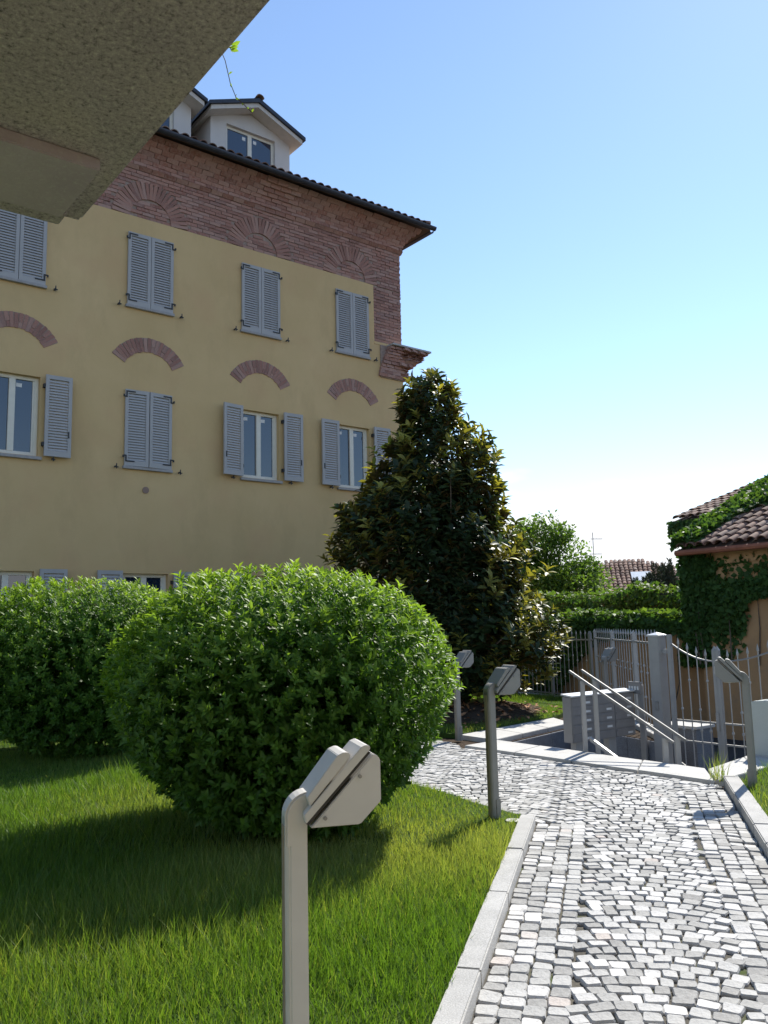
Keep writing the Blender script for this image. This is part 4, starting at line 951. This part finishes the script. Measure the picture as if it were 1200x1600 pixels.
def curtain(n, x0, x1, zfun_low, zfun_hi, y, thick, facing=-1):
    x = RNG.uniform(x0, x1, n); lo, hi = zfun_low(x), zfun_hi(x); u = RNG.random(n); z = lo+(hi-lo)*u
    cl = .5+.5*wob(np.stack([x, z, 0*x], 1), 3.2); yy = y+facing*thick*(.15+.85*cl)*RNG.random(n)**.6
    return LW(x, yy, z), np.tile(facing*e2, (n, 1))
def zw(base, amp, fr): return lambda x: base+amp*wob(np.stack([x*1., 0*x+base, 0*x], 1), fr)
# house front: mostly covered, thinning to bare ochre low down on the right
n_ = 24000; x = RNG.uniform(-.12, 4.2, n_); z = RNG.uniform(STREET, 2.75, n_)
cov = wob(np.stack([x*1.0, 0*x, z*.8], 1), 1.9)*.45+wob(np.stack([x, 0*x+3, z], 1), 5)*.22
lowlim = np.interp(x, [-.15, .05, .22, .30, .42, .75, .95, 1.1, 1.4, 4.2], [.75, .8, 1.25, 1.3, .75, .8, 1.35, 1.7, 1.75, 1.7])
hole = (z > 2.28+.10*cov) & (x > .42)
keep = (z > lowlim+cov*.30) & ~(hole & (RNG.random(n_) > .16)) & ~((z < lowlim+.5) & (RNG.random(n_) > .6))
x, z = x[keep], z[keep]; cl = .5+.5*wob(np.stack([x, z, 0*x], 1), 3.0); y_ = -(.03+.20*cl*RNG.random(len(x)))
P1 = LW(x, y_, z); N1 = np.tile(-e2, (len(P1), 1))
# left corner bulge
n_ = 7000; a_ = RNG.uniform(0, 6.28, n_); z = RNG.uniform(.75, 2.95, n_); r_ = (.26+.10*wob(np.stack([np.cos(a_), z, np.sin(a_)], 1), 1.8))*RNG.random(n_)**.4*(.75+.35*np.sin((z+.6)/3.6*3.1))
P2 = LW(-.02+r_*np.cos(a_)*1.15, .05+r_*np.sin(a_), z); N2 = norm(LW(np.cos(a_), np.sin(a_), 0*z)-K_[None])
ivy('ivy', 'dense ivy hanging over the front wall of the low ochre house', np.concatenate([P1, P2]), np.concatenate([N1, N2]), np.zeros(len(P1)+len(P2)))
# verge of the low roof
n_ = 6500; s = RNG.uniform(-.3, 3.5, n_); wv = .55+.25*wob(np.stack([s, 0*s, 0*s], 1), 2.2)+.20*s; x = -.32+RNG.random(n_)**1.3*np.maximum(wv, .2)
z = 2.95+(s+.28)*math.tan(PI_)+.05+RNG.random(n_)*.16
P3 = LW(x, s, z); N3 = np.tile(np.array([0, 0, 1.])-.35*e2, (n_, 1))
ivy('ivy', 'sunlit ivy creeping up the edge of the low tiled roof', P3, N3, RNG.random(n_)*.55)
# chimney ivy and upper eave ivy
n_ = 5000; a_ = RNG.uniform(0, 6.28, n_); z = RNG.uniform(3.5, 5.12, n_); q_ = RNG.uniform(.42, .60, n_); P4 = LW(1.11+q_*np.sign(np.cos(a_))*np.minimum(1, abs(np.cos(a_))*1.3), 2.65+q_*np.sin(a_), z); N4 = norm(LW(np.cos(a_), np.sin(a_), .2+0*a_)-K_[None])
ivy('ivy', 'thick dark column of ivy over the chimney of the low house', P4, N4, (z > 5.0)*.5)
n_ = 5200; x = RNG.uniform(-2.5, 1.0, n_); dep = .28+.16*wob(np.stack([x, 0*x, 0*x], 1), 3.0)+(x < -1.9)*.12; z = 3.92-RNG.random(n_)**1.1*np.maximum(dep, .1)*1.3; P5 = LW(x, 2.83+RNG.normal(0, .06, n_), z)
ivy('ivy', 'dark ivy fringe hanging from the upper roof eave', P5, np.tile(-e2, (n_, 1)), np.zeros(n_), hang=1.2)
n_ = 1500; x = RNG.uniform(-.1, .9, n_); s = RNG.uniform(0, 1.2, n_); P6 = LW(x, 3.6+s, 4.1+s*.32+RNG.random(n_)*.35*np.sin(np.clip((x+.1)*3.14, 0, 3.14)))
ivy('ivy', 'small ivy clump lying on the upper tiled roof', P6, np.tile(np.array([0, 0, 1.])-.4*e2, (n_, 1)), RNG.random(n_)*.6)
# garden walls with ivy
def gwall(label, x0, x1, y, z1, mat='ochre'):
    o = MB().box(x0, x1, 0, .25, STREET-.1, z1).build('garden_wall', mat); o.location = K+E2*y; o.rotation_euler = (0, 0, ROTE); tag(o, label, 'wall')
gwall('ochre street wall joined to the low ivy house', -9, -.02, .25, 1.62)
gwall('taller garden wall hidden under ivy behind the ochre street wall', -11, -1.6, 3.2, 2.12)
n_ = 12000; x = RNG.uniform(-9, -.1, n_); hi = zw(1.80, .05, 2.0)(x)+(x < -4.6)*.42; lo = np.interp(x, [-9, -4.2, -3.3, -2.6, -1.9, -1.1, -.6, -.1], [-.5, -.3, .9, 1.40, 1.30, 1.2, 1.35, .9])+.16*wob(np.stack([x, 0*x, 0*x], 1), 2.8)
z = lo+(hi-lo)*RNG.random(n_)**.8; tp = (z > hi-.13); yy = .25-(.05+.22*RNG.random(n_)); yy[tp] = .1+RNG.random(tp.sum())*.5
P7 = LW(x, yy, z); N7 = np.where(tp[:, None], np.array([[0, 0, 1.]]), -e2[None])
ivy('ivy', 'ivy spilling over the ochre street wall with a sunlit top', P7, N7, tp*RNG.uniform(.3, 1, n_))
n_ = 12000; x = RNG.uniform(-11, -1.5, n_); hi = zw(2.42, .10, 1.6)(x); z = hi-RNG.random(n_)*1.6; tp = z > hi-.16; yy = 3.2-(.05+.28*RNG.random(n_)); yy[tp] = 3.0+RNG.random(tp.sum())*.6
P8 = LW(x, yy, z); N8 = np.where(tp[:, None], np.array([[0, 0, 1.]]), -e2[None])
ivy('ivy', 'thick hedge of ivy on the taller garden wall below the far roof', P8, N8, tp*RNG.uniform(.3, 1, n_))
# ------------------------------------------------------------------ far house with tiled hip roof
fh = thing('far_house', 'far house with brown tiled hip roof, skylight and aerial', 'house', (10.2, 36.0, -.6), R(-12))
MB().box(-4, 5.2, 0, 7, 0, 3.35).build('wall', 'ochre', fh)
PF = R(26); rz1 = 3.3+3.4*math.tan(PF)
q = MB(); q.add([(-4.3, -.3, 3.3), (5.5, -.3, 3.3), (5.5, 7.3, 3.3), (-4.3, 7.3, 3.3), (-.3, 3.1, rz1), (.5, 3.1, rz1)], [(0, 1, 5, 4), (1, 2, 5), (2, 3, 4, 5), (3, 0, 4), (0, 3, 2, 1)]); r3 = q.build('roof', 'tile bed', fh)
tiled(r3, -4.3, 5.5, -.33, 3.3, PF, 12, 0, .20, .30, keep=lambda x, s: (x > -4.3+s*math.cos(PF)*4/3.4+.1) and (x < 5.5-s*math.cos(PF)*5/3.4-.1), lm=.95)
sk = MB(); sk.box(-.42, .42, -.02, .06, 0, 1.0); s_o = sk.build('skylight', 'skylight', r3); s_o.matrix_local = T(.75, .55, 3.3+.85*math.tan(PF)+.16) @ Matrix.Rotation(PF-R(90), 4, 'X')
an = MB().tube([(-1.15, 3.0, rz1-.4), (-1.15, 3.0, rz1+1.35)], .018, 6).build('aerial', 'antenna', fh)
for z, l0, l1 in ((rz1+1.05, -.1, .42), (rz1+.35, -.16, .36)):
    MB().tube([(-1.15+l0, 3.0, z), (-1.15+l1, 3.0, z-.02)], .016, 6).build('boom', 'antenna', an)
    for k in range(5): MB().tube([(-1.15+l0+(l1-l0)*k/4, 2.85, z), (-1.15+l0+(l1-l0)*k/4, 3.15, z)], .007, 5).build('element', 'antenna', an)

# ------------------------------------------------------------------ grass
def blades(poly, n, hmin, hmax, wd, box, holes=(), bias=None):
    x = RNG.uniform(box[0], box[1], n); y = RNG.uniform(box[2], box[3], n)
    k = in_poly(x, y, poly)
    for (cx, cy, r_) in holes: k &= np.hypot(x-cx, y-cy) > r_
    x, y = x[k], y[k]; m_ = len(x)
    hh_ = RNG.uniform(hmin, hmax, m_)*(1+.35*wob(np.stack([x, y, 0*x], 1), 1.6))*np.where(RNG.random(m_) < .05, 1.6, 1.)
    P = np.stack([x, y, np.full(m_, .045)], 1)
    A = rnd_dir(m_)*[.45, .45, 0]+np.array([0, 0, 1.]); N = rnd_dir(m_)*[1, 1, .2]
    return P, A, N, np.maximum(hh_, .02), np.full(m_, wd), np.clip(RNG.normal(.16, .16, m_)+.22*wob(np.stack([x, y, 0*x+4], 1), 1.1)+(RNG.random(m_) < .03)*.6, 0, 1)
G_V = np.array([(-.5, 0, 0), (.5, 0, 0), (.42, .45, .05), (-.42, .45, .05), (.0, 1.0, .30)]); G_F = [(0, 1, 2, 3), (3, 2, 4)]
parts = [blades(LAWN_L, 105000, .05, .11, .0045, (-3.2, 1.2, 2.6, 6.2)),
         blades(LAWN_L, 90000, .05, .11, .0055, (-5.6, 1.2, 6.2, 11.5)),
         blades(LAWN_L, 25000, .05, .10, .007, (-8, -1, 9, 14.5)),
         blades(LAWN_F, 42000, .05, .10, .007, (.2, 4.2, 12.2, 20), holes=((1.62, 15.2, .85),)),
         blades(LAWN_R, 26000, .05, .10, .005, (1.2, 5.0, 3.5, 9.6))]
parts = [np.concatenate([p_[i] for p_ in parts]) for i in range(6)]
tag(inst(leaf_mesh('grass', 'grass blade', *parts, G_V, G_F), 'grass'), 'thick green grass blades covering the lawns', 'grass', kind='stuff')
# a dry tuft at the gate coping
nt = 46; P = np.stack([3.22+RNG.normal(0, .035, nt), 8.52+RNG.normal(0, .035, nt), np.full(nt, .03)], 1); A = rnd_dir(nt)*[.3, .3, 0]+np.array([0, 0, 1.]); L = RNG.uniform(.10, .34, nt)
tag(inst(leaf_mesh('weed_tuft', 'grass blade', P, A, rnd_dir(nt), L, np.full(nt, .006), RNG.random(nt), G_V, G_F), 'weed_tuft'), 'straggly weed tuft growing where kerb and coping meet', 'weed', kind='stuff')
print('objects', len(bpy.data.objects), 'tris', sum(len(o.data.loops)-2*len(o.data.polygons) for o in bpy.data.objects if o.type == 'MESH'))
